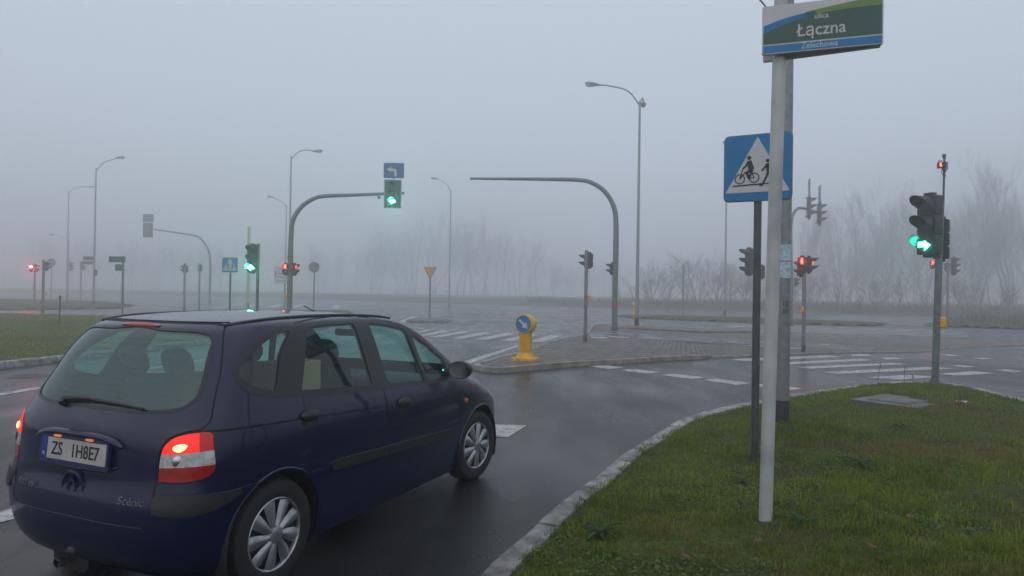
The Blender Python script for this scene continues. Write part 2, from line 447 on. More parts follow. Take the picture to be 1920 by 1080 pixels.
# ground sheet, rising to a low bank beyond the far kerb
gx = np.concatenate([np.linspace(-250, -90, 18)[:-1], np.linspace(-90, 90, 91), np.linspace(90, 250, 18)[1:]])
gy = np.concatenate([np.linspace(-190, -10, 10)[:-1], np.linspace(-10, 40, 11)[:-1], np.linspace(40, 180, 90), np.linspace(180, 250, 9)[1:]])
GX, GY = np.meshgrid(gx, gy)
fe = np.interp(GX, [p[0] for p in FAR], [p[1] for p in FAR])
GZ = -0.06 + 0.55 * sstep(0.4, 9, GY - fe) * (1 + 0.5 * vnoise(GX * .11, GY * .11, 3)) + 0.05 * sstep(0, 3, GY - fe) * vnoise(GX * .6, GY * .6, 5)
def ground_z(x, y):
    d = y - np.interp(x, [p[0] for p in FAR], [p[1] for p in FAR])
    return float(max(0.0, -0.06 + 0.55 * sstep(0.4, 9, d) * (1 + 0.5 * vnoise(np.array([x * .11]), np.array([y * .11]), 3)[0])))
nx, ny = len(gx), len(gy)
mb = MB(); mb.v = [tuple(p) for p in np.stack([GX.ravel(), GY.ravel(), GZ.ravel()], 1)]
mb.f = [(j * nx + i, j * nx + i + 1, (j + 1) * nx + i + 1, (j + 1) * nx + i) for j in range(ny - 1) for i in range(nx - 1)]; mb.m = [0] * len(mb.f)
ground = struct(mb.obj('ground', M['field'], angle=180))

# road: one wet asphalt sheet up to the far edge, hugging the far kerb line
poly = [(x, y) for x, y in FAR] + [(230, -180), (-230, -180)]
road = struct(MB().slab(poly, -0.05, 0.0).obj('road', M['asphalt'], smooth=False))

def marking(name, quad, z=0.004, parent=None, mat_='paint'):
    n = len(quad)
    a = sum(quad[i][0] * quad[(i + 1) % n][1] - quad[(i + 1) % n][0] * quad[i][1] for i in range(n))
    q = quad if a > 0 else quad[::-1]
    return MB().add([(x, y, z) for x, y in q], [tuple(range(n))]).obj(name, M[mat_], parent or road, smooth=False)

def line_quad(a, b, w):
    d = Vector((b[0] - a[0], b[1] - a[1])).normalized(); nn = Vector((-d.y, d.x)) * w / 2
    return [(a[0] + nn.x, a[1] + nn.y), (a[0] - nn.x, a[1] - nn.y), (b[0] - nn.x, b[1] - nn.y), (b[0] + nn.x, b[1] + nn.y)]

# ---- kerbs: a mortar bed with single stones on it
def kerb(label_name, pts, width, ztop, mat_, stone=1.0, inside=1, zf=None, kname='kerbstone'):
    P = resample(pts, 0.25)
    zf = zf or (lambda x, y: ztop)
    def frame(i):
        t = (P[min(i + 1, len(P) - 1)] - P[max(i - 1, 0)]); t.z = 0; t.normalize()
        return Vector((-t.y, t.x, 0)) * inside
    bed = MB()
    for i in range(len(P)):
        nn = frame(i); z = zf(P[i].x, P[i].y) - 0.030
        for (o, zz) in ((0.008, -0.04), (0.008, z), (width - 0.008, z), (width - 0.008, -0.04)):
            q = P[i] + nn * o; bed.v.append((q.x, q.y, zz))
    for i in range(len(P) - 1):
        for j in range(3):
            a = i * 4 + j; f = (a, a + 4, a + 5, a + 1)
            bed.f.append(f if inside < 0 else f[::-1]); bed.m.append(0)
    root = struct(bed.obj(label_name, M['mortar'], smooth=False))
    per = max(1, round(stone / 0.25)); g_ = 0.009
    for s0 in range(0, len(P) - 1, per):
        idx = list(range(s0, min(s0 + per, len(P) - 1) + 1)); mb = MB()
        dz = rnd.uniform(-.006, .006); dn = rnd.uniform(-.008, .008)
        pr = ((0.0, -0.05), (0.0, -0.022), (0.014, 0.0), (width - 0.006, 0.0), (width, -0.01), (width, -0.05))
        for k, i in enumerate(idx):
            nn = frame(i); p = P[i].copy(); t = Vector((nn.y, -nn.x, 0)) * inside
            if k == 0: p = p + t * g_
            if k == len(idx) - 1: p = p - t * g_
            z = zf(P[i].x, P[i].y) + dz
            for q, (o, h) in enumerate(pr):
                c = p + nn * (o + dn); mb.v.append((c.x, c.y, -0.04 if q in (0, 5) else z + h))
        m6 = len(pr)
        for k in range(len(idx) - 1):
            for j in range(m6 - 1):
                a = k * m6 + j; f = (a, a + m6, a + m6 + 1, a + 1)
                mb.f.append(f if inside < 0 else f[::-1]); mb.m.append(0)
        e = (len(idx) - 1) * m6
        c0, c1 = tuple(range(m6)), tuple(range(e, e + m6))[::-1]
        for f in (c0, c1): mb.f.append(f if inside < 0 else f[::-1]); mb.m.append(0)
        mb.obj(kname, M[rnd.choice((mat_, mat_, 'kerb_b', 'kerb_c')) if mat_ == 'kerb' else mat_], root, smooth=False)
    return root

# ---- the near verge
KV = [(-1.6, -4), (-1.05, -.5), (-.62, 2.2), (-.18, 3.88), (.10, 4.57), (.40, 5.29), (.76, 6.04), (1.15, 6.93), (1.32, 7.22), (1.76, 8.07), (2.25, 8.92),
      (2.75, 9.52), (3.55, 10.34), (4.9, 11.5), (6.3, 12.6), (7.4, 13.25), (8.2, 13.2), (8.55, 12.5), (8.4, 11.4), (8.3, 10.2), (8.6, 8.5), (9.5, 5), (11, 0), (12, -4)]
VP = [(p.x, p.y) for p in resample(KV, 0.25)]
kerb('verge_kerb', KV, 0.165, 0.12, 'kerb', 1.0, inside=-1)
def verge_h(x, y):
    x = np.atleast_1d(np.asarray(x, float)); y = np.atleast_1d(np.asarray(y, float))
    d = -sdf_poly(np.stack([x, y], 1), VP)
    z = 0.098 + 0.14 * sstep(0.16, 2.6, d) + 0.13 * np.exp(-((x - 6.1) ** 2 + (y - 10.8) ** 2) / 8.0) * sstep(0.16, 1.4, d)
    z += (0.012 * vnoise(x * 2.1, y * 2.1, 1) + 0.008 * vnoise(x * 6.3, y * 6.3, 2)) * sstep(0.16, 0.5, d)
    return z
def vz(x, y): return float(verge_h(x, y)[0])
step = 0.11
vx = np.arange(-1.6, 12, step); vy = np.arange(-2.0, 13.6, step)
VX, VY = np.meshgrid(vx, vy)
VZ = verge_h(VX.ravel(), VY.ravel()); D = -sdf_poly(np.stack([VX.ravel(), VY.ravel()], 1), VP)
keep = (D > 0.03).reshape(VX.shape)
mb = MB(); mb.v = [tuple(p) for p in np.stack([VX.ravel(), VY.ravel(), VZ], 1)]
nx = len(vx)
for j in range(len(vy) - 1):
    for i in range(nx - 1):
        if keep[j, i] and keep[j, i + 1] and keep[j + 1, i] and keep[j + 1, i + 1]:
            mb.f.append((j * nx + i, j * nx + i + 1, (j + 1) * nx + i + 1, (j + 1) * nx + i)); mb.m.append(0)
struct(mb.obj('grass_verge', M['verge_soil'], angle=180))

# ---- grass blades as one mass
def blades(name, X, Y, Z, hgt, wid, cols, lean=0.55, seg=2):
    n = len(X)
    ang = rng.uniform(0, 2 * PI, n); la = rng.uniform(0, 2 * PI, n); le = np.abs(rng.normal(0, lean, n)) * hgt
    dx, dy = np.cos(ang) * wid / 2, np.sin(ang) * wid / 2
    lx, ly = np.cos(la) * le, np.sin(la) * le
    V = np.zeros((n, 5, 3))
    V[:, 0] = np.stack([X - dx, Y - dy, Z - .008], 1); V[:, 1] = np.stack([X + dx, Y + dy, Z - .008], 1)
    V[:, 2] = np.stack([X - dx * .8 + lx * .35, Y - dy * .8 + ly * .35, Z + hgt * .6], 1)
    V[:, 3] = np.stack([X + dx * .8 + lx * .35, Y + dy * .8 + ly * .35, Z + hgt * .6], 1)
    V[:, 4] = np.stack([X + lx, Y + ly, Z + hgt * np.maximum(.55, 1 - .3 * le / hgt)], 1)
    base = np.arange(n)[:, None] * 5
    quads = base + np.array([[0, 1, 3, 2]]); tris = base + np.array([[2, 3, 4]])
    me = bpy.data.meshes.new(name)
    me.vertices.add(n * 5); me.vertices.foreach_set('co', V.reshape(-1).astype(np.float32))
    li = np.concatenate([quads, tris], 1).reshape(-1)
    me.loops.add(len(li)); me.loops.foreach_set('vertex_index', li.astype(np.int32))
    me.polygons.add(n * 2)
    ls = (np.arange(n)[:, None] * 7 + np.array([[0, 4]])).reshape(-1)
    me.polygons.foreach_set('loop_start', ls.astype(np.int32))
    me.update(calc_edges=True)
    at = me.attributes.new('tint', 'FLOAT_COLOR', 'POINT')
    at.data.foreach_set('color', np.repeat(np.concatenate([cols, np.ones((n, 1))], 1), 5, 0).reshape(-1).astype(np.float32))
    me.materials.append(M['grass'])
    o = link(name, me); o['kind'] = 'stuff'
    return o

def grass_cols(X, Y, n, dry=0.0):
    a = vnoise(X * .55, Y * .55, 21) * .5 + vnoise(X * 2.3, Y * 2.3, 22) * .4 + vnoise(X * 8, Y * 8, 23) * .5 + rng.normal(0, .42, n) + dry
    g1 = np.array([.125, .185, .022]); g2 = np.array([.260, .300, .048]); br = np.array([.230, .180, .065]); dk = np.array([.060, .100, .016])
    t = np.clip(a, -1, 1)[:, None]
    c = np.where(t < 0, g1 + (dk - g1) * (-t), g1 + (g2 - g1) * t)
    b = np.clip(vnoise(X * .9 + 5, Y * .9, 31) * 1.5 + rng.normal(0, .35, n) - .22 + dry, 0, 1)[:, None]
    return c * (1 - b) + br * b

N = 480000
r_ = 2.3 + 12.3 * rng.random(N) ** 1.6
th = R(90) - np.arctan(rng.uniform(-.30, 1.15, N))
gx_, gy_ = r_ * np.cos(th), r_ * np.sin(th)
d_ = -sdf_poly(np.stack([gx_, gy_], 1), VP)
dens = .12 + .88 * sstep(-.5, .45, .7 * vnoise(gx_ * 1.3, gy_ * 1.3, 41) + .6 * vnoise(gx_ * 5, gy_ * 5, 42) + .4 * vnoise(gx_ * 11, gy_ * 11, 43))
k = (d_ > .12 + .05 * vnoise(gx_ * 5, gy_ * 5, 4)) & (rng.random(N) < dens)
MHX, MHY = 5.35, 9.4                                             # concrete cover stays bare
k &= (np.abs((gx_ - MHX) * .82 + (gy_ - MHY) * .57) > .50) | (np.abs(-(gx_ - MHX) * .57 + (gy_ - MHY) * .82) > .44)
gx_, gy_ = gx_[k], gy_[k]
n_ = len(gx_)
hz = rng.gamma(5, .0062, n_) * (1 + .45 * vnoise(gx_ * .8, gy_ * .8, 51)) * (1 + .75 * vnoise(gx_ * 7, gy_ * 7, 52)) * (1 + .03 * np.hypot(gx_, gy_))
blades('grass', gx_, gy_, verge_h(gx_, gy_), np.clip(hz, .010, .09), rng.uniform(.0026, .0062, n_) * (1 + .06 * np.hypot(gx_, gy_)), grass_cols(gx_, gy_, n_))

# ---- low broad-leaved weeds between the blades
def weeds(name, n):
    r_ = 3.2 + 9 * rng.random(n) ** 1.6; th = R(90) - np.arctan(rng.uniform(-.1, .8, n))
    X, Y = r_ * np.cos(th), r_ * np.sin(th)
    d = -sdf_poly(np.stack([X, Y], 1), VP)
    k = (d > .18) & ((vnoise(X * 1.1, Y * 1.1, 61) + .5 * vnoise(X * 3.3, Y * 3.3, 62)) > .12) & (np.hypot(X - MHX, Y - MHY) > .68)
    X, Y = X[k], Y[k]; n = len(X); Z = verge_h(X, Y) + rng.uniform(.010, .045, n)
    s = rng.uniform(.006, .015, n); a = rng.uniform(0, 2 * PI, n); tx, ty = rng.normal(0, .35, n), rng.normal(0, .35, n)
    V = np.zeros((n, 6, 3))
    shape = np.array([(-1.2, 0), (-.5, .62), (.5, .55), (1.2, 0), (.5, -.55), (-.5, -.62)])
    ca, sa = np.cos(a), np.sin(a)
    for i, (p, q) in enumerate(shape):
        ox, oy = (p * ca - q * sa) * s, (p * sa + q * ca) * s
        V[:, i] = np.stack([X + ox, Y + oy, Z + ox * tx + oy * ty - .25 * abs(p) * s], 1)
    me = bpy.data.meshes.new(name)
    me.vertices.add(n * 6); me.vertices.foreach_set('co', V.reshape(-1).astype(np.float32))
    me.loops.add(n * 6); me.loops.foreach_set('vertex_index', np.arange(n * 6, dtype=np.int32))
    me.polygons.add(n); me.polygons.foreach_set('loop_start', (np.arange(n) * 6).astype(np.int32))
    me.update(calc_edges=True)
    base = np.array([.070, .140, .030]) * rng.uniform(.6, 1.6, (n, 1)) * np.array([1, 1, 1]) + rng.uniform(0, .012, (n, 3))
    at = me.attributes.new('tint', 'FLOAT_COLOR', 'POINT')
    at.data.foreach_set('color', np.repeat(np.concatenate([base, np.ones((n, 1))], 1), 6, 0).reshape(-1).astype(np.float32))
    me.materials.append(M['leaf'])
    o = link(name, me); o['kind'] = 'stuff'; return o
weeds('ground_cover_weeds', 30000)

# ---- left grass island
LI = [(-13, -6), (-11.6, 5), (-11.0, 10), (-10.48, 13.9), (-10.2, 15.5), (-9.75, 18.5), (-9.2, 22), (-8.7, 26), (-8.3, 30), (-8.8, 32.5), (-11, 33.4), (-16.5, 33.6), (-19.9, 35.0), (-22.0, 37.2), (-27.5, 39.2), (-36, 38.5), (-60, 30), (-60, -6)]
def patch(name, poly, z, mat_='lawn', amp=.03):
    xs = [p[0] for p in poly]; ys = [p[1] for p in poly]; st = max(.4, (max(xs) - min(xs)) / 90)
    px = np.arange(min(xs), max(xs) + st, st); py = np.arange(min(ys), max(ys) + st, st)
    PX, PY = np.meshgrid(px, py); dd = -sdf_poly(np.stack([PX.ravel(), PY.ravel()], 1), poly)
    PZ = z - .02 - .14 * (1 - sstep(-.1, .25, dd)) + (amp + .1 * z) * sstep(.1, 4, dd) * (1 + vnoise(PX.ravel() * .5, PY.ravel() * .5, 9)) + .015 * vnoise(PX.ravel() * 2, PY.ravel() * 2, 8)
    kp = (dd > -st * .5).reshape(PX.shape); mb = MB(); w = len(px)
    mb.v = [tuple(q) for q in np.stack([PX.ravel(), PY.ravel(), PZ], 1)]
    for j in range(len(py) - 1):
        for i in range(w - 1):
            if kp[j, i] and kp[j, i + 1] and kp[j + 1, i] and kp[j + 1, i + 1]:
                mb.f.append((j * w + i, j * w + i + 1, (j + 1) * w + i + 1, (j + 1) * w + i)); mb.m.append(0)
    return struct(mb.obj(name, M[mat_], angle=180))
LIr = [(p.x, p.y) for p in resample(LI[:12], .5)] + LI[12:]
patch('grass_island', LIr, 0.13)
kerb('island_kerb', LI[1:12], 0.15, 0.14, 'kerb', 1.0, inside=1)
N = 60000
gx_ = rng.uniform(-26, -8.6, N); gy_ = 13 + 24 * rng.random(N) ** 1.3
d_ = -sdf_poly(np.stack([gx_, gy_], 1), LIr)
k = (d_ > .2) & (np.abs(gx_) / gy_ < .80)
gx_, gy_ = gx_[k], gy_[k]; n_ = len(gx_)
cc = grass_cols(gx_, gy_, n_, .12) * 1.15
blades('grass', gx_, gy_, np.full(n_, .135) + .03 * sstep(.1, 4, d_[k]), rng.gamma(5, .011, n_), rng.uniform(.008, .016, n_), cc)

patch('grass_strip', [(-22.2, 45.4), (-22.6, 49), (-22.0, 54), (-13, 55), (-11.5, 50), (-13, 45.5), (-18, 43.6)], .12)
patch('grass_strip', [(7.85, 50.9), (9.05, 48.1), (12.1, 45.5), (16.07, 42.8), (22, 41.0), (25, 45), (19.2, 51.2), (16.3, 53.3), (12.3, 54), (8.4, 53.5)], .14)
patch('grass_strip', [(25.6, 42.5), (29.8, 39.7), (45, 37), (62, 41), (62, 50), (44, 57.5), (38.7, 58), (30.2, 48.7)], .20, amp=.12)
patch('grass_strip', [(-38, 44), (-33, 47.5), (-30, 52), (-34, 62), (-45, 75), (-80, 88), (-110, 70), (-70, 45)], .14)

# ---- paved traffic island with a sunk crossing
def zt(x, y=0): return 0.12 - 0.088 * float(sstep(4.4, 6.6, x))
IF = [(-.86, 15.5), (-.82, 15.15), (-.60, 14.80), (-.18, 14.60), (.31, 15.05), (1.54, 16.12), (2.86, 16.98), (3.77, 17.62), (4.65, 18.18), (5.5, 18.72), (7.39, 19.7), (8.13, 20.1), (9.59, 20.87), (13.2, 22.04), (15.44, 23.92), (19.44, 25.88), (26, 28.6), (34, 31.5)]
IB = [(34, 34.5), (26, 31), (21.03, 28.9), (17.4, 28.7), (12.6, 28.9), (11.4, 31.0), (9.91, 33.11), (8.28, 34.42), (6.53, 35.5), (5.2, 36.9), (4.55, 36.4), (4.0, 34.18), (3.25, 29.5), (2.47, 26.03), (1.57, 23.9), (.74, 20.74), (.18, 18.7), (-.63, 16.1), (-.86, 15.5)]
IFr = [(p.x, p.y) for p in resample(IF, .3)]; IBr = [(p.x, p.y) for p in resample(IB, .4)]
ISL = IFr + IBr[1:-1]
bm = bmesh.new()
bf = bm.faces.new([bm.verts.new((x, y, 0)) for x, y in (ISL if sum(ISL[i][0] * ISL[(i + 1) % len(ISL)][1] - ISL[(i + 1) % len(ISL)][0] * ISL[i][1] for i in range(len(ISL))) > 0 else ISL[::-1])])
for c in np.arange(4.0, 7.1, .4):
    bmesh.ops.bisect_plane(bm, geom=bm.verts[:] + bm.edges[:] + bm.faces[:], plane_co=(c, 0, 0), plane_no=(1, 0, 0))
bmesh.ops.triangulate(bm, faces=bm.faces[:])
for v in bm.verts: v.co.z = zt(v.co.x) - .012
me = bpy.data.meshes.new('paved_island'); bm.to_mesh(me); bm.free(); me.materials.append(M['mortar'])
island = struct(link('paved_island', me))
kerb('island_kerb', IF[:9], 0.15, .12, 'kerb_warm', 1.0, inside=1, zf=zt)
kerb('island_kerb', IF[8:], 0.12, .03, 'kerb_warm', 1.0, inside=1, zf=lambda x, y: zt(x) + .006)
kerb('island_kerb', IB[4:], 0.15, .12, 'kerb', 1.0, inside=1, zf=zt)

# bricks: the 300 nearest are single pieces, the rest one mass
BIKE = [(2.95, 26.0), (3.3, 28.5), (4.88, 28.9), (7.1, 27.6), (11.6, 24.9), (12.6, 23.4), (11.6, 22.0), (9.9, 22.4), (5.84, 24.5), (4.31, 25.0)]
bl, bw = .198, .098
ang = R(31); ca, sa = math.cos(ang), math.sin(ang)
cand = []
for j in range(-140, 260):
    for i in range(-60, 190):
        u = (i + (.5 if j % 2 else 0)) * .2; v = j * .1
        cand.append((u * ca - v * sa, 15 + u * sa + v * ca))
cand = np.array(cand)
k = (cand[:, 0] > -1.2) & (cand[:, 0] < 15) & (cand[:, 1] > 14) & (cand[:, 1] < 34)
cand = cand[k]
d_ = -sdf_poly(cand, ISL); db = sdf_poly(cand, BIKE)
cand = cand[(d_ > .23) & (db > .02)]
cand = cand[np.argsort(np.hypot(cand[:, 0], cand[:, 1]))]
def brick_geo(mb, x, y, z, a, mi):
    c, s = math.cos(a), math.sin(a); vs = []
    for (hx, hy, hz) in ((bl / 2, bw / 2, -.03), (bl / 2 , bw / 2 , -.004), (bl / 2 - .006, bw / 2 - .006, 0)):
        for (p, q) in ((-1, -1), (1, -1), (1, 1), (-1, 1)): vs.append((x + p * hx * c - q * hy * s, y + p * hx * s + q * hy * c, z + hz))
    fs = [(i + 4 * j, (i + 1) % 4 + 4 * j, (i + 1) % 4 + 4 * j + 4, i + 4 * j + 4) for j in range(2) for i in range(4)] + [(8, 9, 10, 11)]
    mb.add(vs, fs, mi)
bmesh_v = []
for mm in ('paver', 'paver2', 'paver3'):
    b_ = MB(); brick_geo(b_, 0, 0, 0, 0, 0); bmesh_v.append(b_.mesh('brick', M[mm], smooth=False))
for (x, y) in cand[:300]:
    o = link('brick', bmesh_v[rnd.choice((0, 0, 1, 2))], island, (x, y, zt(x) + rnd.uniform(-.003, .003)), (rnd.gauss(0, .006), rnd.gauss(0, .006), ang + rnd.gauss(0, .008)))
mb = MB()
for (x, y) in cand[300:]: brick_geo(mb, x, y, zt(x) + rnd.uniform(-.003, .003), ang, rnd.choice((0, 0, 1, 2)))
o = mb.obj('bricks', [M['paver'], M['paver2'], M['paver3']], island, smooth=False); o['kind'] = 'stuff'
# paving beyond, too far off to tell the bricks apart
mb = MB().slab([(8.6, 30.6), (11.0, 31.2), (9.7, 33.0), (8.2, 34.2), (6.5, 35.2), (5.3, 36.5), (4.7, 36.1), (4.15, 34.1), (4.15, 34.05)], .0, .108)
mb.obj('far_paving', M['paver'], island, smooth=False)
MB().slab([(15.0, 24.2), (19.3, 26.1), (26, 28.9), (33, 31.5), (33, 34), (26, 30.8), (21, 28.7), (15.0, 28.6)], -.01, .026).obj('far_paving', M['paver'], island, smooth=False)
marking('cycle_path', BIKE, .116, island, 'asphalt')
b_ = [v for v in island.children if v.name.startswith('cycle_path')][0]
for v in b_.data.vertices: v.co.z = zt(v.co.x) + .0
for a, b in (((7.1, 26.48), (10.77, 24.13)), ((6.44, 25.41), (10.11, 23.25)), ((5.88, 24.57), (9.04, 21.9))):
    o = marking('crossing_stripe', line_quad((a[0] + .2, a[1] + .15), (b[0] + .55, b[1] + .2), .36), .0, island)
    for v in o.data.vertices: v.co.z = zt(v.co.x) + .006
for q in ([(2.95, 25.38), (3.5, 25.05), (3.46, 24.4), (2.88, 24.7)], [(3.7, 26.0), (5.6, 25.3), (5.5, 24.85), (3.6, 25.3)], [(3.5, 27.6), (4.3, 27.7), (4.3, 27.4), (3.5, 27.3)]):
    o = marking('cycle_dash', q, 0, island)
    for v in o.data.vertices: v.co.z = zt(v.co.x) + .007
MB().bevbox((0, 0, 0), (.62, .42, .02), .02, axis=2).obj('access_plate', M['concrete'], island, (1.18, 20.2, .122), (0, 0, R(66)))

# ---- road markings
Z7 = [[(-3.95, 28.8), (-3.76, 30.7), (-3.46, 30.4), (-3.75, 28.4)], [(-3.60, 26.6), (-3.02, 30.1), (-2.60, 29.95), (-3.22, 26.35)], [(-3.15, 25.6), (-2.17, 29.8), (-1.72, 29.55), (-2.72, 25.4)],
      [(-2.24, 25.25), (-1.25, 29.3), (-.78, 28.95), (-1.81, 24.95)], [(-1.33, 24.9), (-.26, 28.95), (.18, 28.45), (-.92, 24.57)], [(-.40, 24.58), (.70, 28.3), (1.14, 28.0), (.02, 24.15)], [(.62, 24.2), (1.62, 28.1), (2.05, 27.6), (1.08, 23.9)]]
for q in Z7: marking('zebra_stripe', q)
def squares(pts, w, dxy):
    for (x, y) in pts:
        marking('cycle_crossing_block', [(x - w / 2, y - .18), (x + w / 2, y - .18 + dxy), (x + w / 2 + .09, y + .2 + dxy), (x - w / 2 + .09, y + .2)])
squares([(-4.79, 35.05), (-3.85, 34.70), (-2.92, 34.26), (-1.95, 33.95), (-1.04, 33.54), (-.08, 33.06), (.90, 32.66), (1.86, 32.27), (2.83, 31.76)], .5, -.2)
squares([(-4.33, 31.76), (-3.52, 31.37), (-2.59, 30.96), (-1.67, 30.64), (-.73, 30.10), (.20, 29.63), (1.17, 29.18), (2.05, 28.78)], .5, -.2)
marking('stop_line', line_quad((-4.6, 25.1), (.33, 22.75), .13))
marking('edge_line', [(-1.27, 16.4), (.16, 22.2), (.34, 22.2), (-1.06, 16.05)])
marking('guide_line', line_quad((-6.6, 36.5), (3.42, 32.78), .10))
marking('guide_line', line_quad((-6.0, 37.3), (-6.55, 45.6), .35))
marking('lane_dash', [(-1.05, 9.05), (.22, 8.88), (-.02, 8.14), (-1.2, 8.3)])
marking('lane_line', [(-8.30, 10.0), (-8.02, 11.6), (-7.82, 11.4), (-8.12, 9.8)])
marking('lane_line', [(-4.35, 4.2), (-3.80, 5.35), (-3.60, 5.15), (-4.15, 4.0)])
marking('lane_line', [(-7.75, 14.0), (-7.2, 18.0), (-7.05, 17.9), (-7.6, 13.9)])
for q in ([(1.83, 16.19), (2.27, 16.53), (2.66, 16.08), (2.29, 15.65)], [(2.48, 15.50), (2.82, 15.76), (3.36, 15.20), (2.96, 14.85)], [(3.22, 14.66), (3.55, 14.93), (4.09, 14.36), (3.71, 14.03)],
          [(3.92, 13.89), (4.26, 14.18), (4.75, 13.49), (4.36, 13.22)], [(4.65, 13.2), (5.0, 13.48), (5.5, 12.86), (5.05, 12.5)]): marking('give_way_block', q)
for q in ([(5.92, 18.5), (9.33, 20.2), (9.70, 19.85), (6.20, 18.05)], [(6.78, 17.72), (9.87, 19.24), (10.03, 18.86), (7.04, 17.36)], [(7.0, 16.75), (10.2, 18.2), (10.4, 17.9), (7.2, 16.4)],
          [(7.20, 15.72), (10.64, 17.29), (11.03, 16.98), (7.37, 15.36)], [(7.69, 14.77), (8.93, 15.40), (9.44, 15.08), (8.28, 14.48)], [(9.81, 15.71), (11.14, 16.42), (11.33, 15.96), (10.06, 15.39)]): marking('zebra_stripe', q)
for q in ([(10.18, 20.61), (10.88, 20.90), (10.80, 20.36), (10.06, 20.07)], [(10.63, 19.67), (11.18, 19.84), (11.22, 19.45), (10.50, 19.11)], [(13.28, 21.20), (13.66, 21.27), (13.72, 20.74), (13.20, 20.58)],
          [(11.39, 17.64), (11.76, 17.89), (11.89, 17.46), (11.45, 17.27)], [(13.58, 20.13), (13.99, 20.20), (14.08, 19.89), (13.53, 19.65)], [(11.94, 16.86), (12.31, 16.91), (12.30, 16.46), (11.95, 16.30)]): marking('cycle_crossing_block', q)
for i in range(5):
    t = i / 4; a = Vector((15.97, 39.4)).lerp(Vector((13.56, 33.9)), t); b = Vector((24.5, 37.0)).lerp(Vector((21.0, 31.3)), t)
    marking('zebra_stripe', line_quad(a, b, .5))
for i in range(6):
    t = i / 5; a = Vector((28.66, 62.3)).lerp(Vector((20.6, 47.5)), t); b = Vector((38.6, 59.0)).lerp(Vector((28.7, 44.6)), t)
    marking('zebra_stripe', line_quad(a, b, .9))
for q in ([(-48.33, 66.89), (-47.74, 66.56), (-40.9, 57.6), (-41.4, 57.9)], [(-45.2, 64.1), (-44.6, 63.8), (-39.4, 57.9), (-39.5, 57.1)], [(-45.2, 65.9), (-44.5, 65.5), (-38.8, 58.6), (-39.0, 58.0)]): marking('zebra_stripe', q)
for x0 in (-30.5, -28.3, -26.1, -23.9, -20.0): marking('zebra_stripe', [(x0, 76.5), (x0 + .8, 76.3), (x0 + 4.1, 63.2), (x0 + 3.3, 63.4)])
marking('turn_arrow', [(11.6, 38.2), (12.9, 39.6), (13.9, 38.9), (12.1, 37.2)])
marking('lane_line', line_quad((-40, 60), (-12, 47.5), .2)); marking('lane_line', line_quad((6.5, 40.5), (16.0, 37.3), .14))
for i in range(9): marking('lane_dash', line_quad((-34 + i * 6.5, 73 - i * 1.6), (-31 + i * 6.5, 72.3 - i * 1.6), .22))
for i in range(7): marking('lane_dash', line_quad((-20 + i * 5, 59.5 - i * 1.6), (-17.8 + i * 5, 58.8 - i * 1.6), .22))

# ---- small splitter island under the yield sign
u_ = [(-5.75, 38.3), (-5.6, 40.6), (-4.7, 40.9), (-3.85, 40.4), (-3.62, 39.2), (-3.8, 37.9), (-5.3, 37.5), (-5.75, 38.3)]
struct(MB().slab(u_[:-1], -.03, .10).obj('splitter_island', M['paver'], smooth=False))
kerb('island_kerb', u_[::-1], .15, .12, 'kerb', .75, inside=-1)

# ---- concrete cover in the verge and a cover in the far lane
o = thing('access_cover', 'weathered square concrete access cover sunk in the near grass verge', 'cover', (MHX, MHY, vz(MHX, MHY) - .026), R(35))
MB().bevbox((0, 0, 0.0), (.98, .86, .07), .02, axis=2).obj('slab', M['concrete'], o)
MB().bevbox((-.03, 0, .036), (.62, .52, .012), .015, axis=2).obj('lid', M['rust'], o)
MB().bevbox((-.03, 0, .042), (.50, .42, .012), .012, axis=2).obj('inset', M['concrete'], o)
o = thing('manhole_cover', 'round cast iron manhole cover in the left lane beside the grass island', 'cover', (-9.16, 12.95, .004), 0)
MB().lathe([(.36, -.02), (.36, .004), (.345, .006)], 32, cap1=True).obj('frame', M['concrete'], o)
mb = MB().lathe([(.30, 0.0), (.30, .010)], 32, cap1=True)
for i in range(-2, 3): mb.box((0, i * .1, .0115), (.42 - abs(i) * .09, .03, .005))
mb.obj('lid', M['rust'], o)
w_ = (5.93, 9.02)
mb = MB()
for i in range(5):
    for j in range(4): mb.v.append((w_[0] + i * .028, w_[1] + j * .03 + .01 * math.sin(i * 2.1), vz(*w_) + .045 + .014 * math.sin(i * 1.9 + j * 2.3)))
for i in range(4):
    for j in range(3): mb.f.append((i * 4 + j, i * 4 + j + 4, i * 4 + j + 5, i * 4 + j + 1)); mb.m.append(0 if i < 3 else 1)
tag(mb.obj('wrapper', [M['pink'], M['white_sign']]), 'crumpled pink and white wrapper lying beside the concrete cover', 'litter')

# ---- single plants and leaves in the verge
def leaf_mesh(L, W, seed, teeth=0):
    r = random.Random(seed); mb = MB(); n = 7
    for i in range(n + 1):
        t = i / n; w = W * math.sin(PI * min(1, t * .92 + .06)) ** .7 * (1 - .25 * (i % 2) * teeth)
        z = .05 * L * 2 + L * .55 * t * (1 - t) + r.uniform(-.002, .002)
        for s_ in (-1, 0, 1): mb.v.append((t * L, s_ * w / 2, z - .012 * abs(s_) * (0 if s_ == 0 else -1)))
    for i in range(n):
        for j in (0, 1): mb.f.append((i * 3 + j, i * 3 + 3 + j, i * 3 + 4 + j, i * 3 + j + 1)); mb.m.append(0)
    me = mb.mesh('leaf', M['leaf'])
    at = me.attributes.new('tint', 'FLOAT_COLOR', 'POINT')
    for i, d in enumerate(at.data):
        q = .8 + .5 * ((i % 3) == 1); d.color = (.055 * q, .11 * q, .045 * q, 1)
    return me
lm = [leaf_mesh(.15, .036, 1, 1), leaf_mesh(.12, .032, 2, 1), leaf_mesh(.17, .034, 3, 1)]
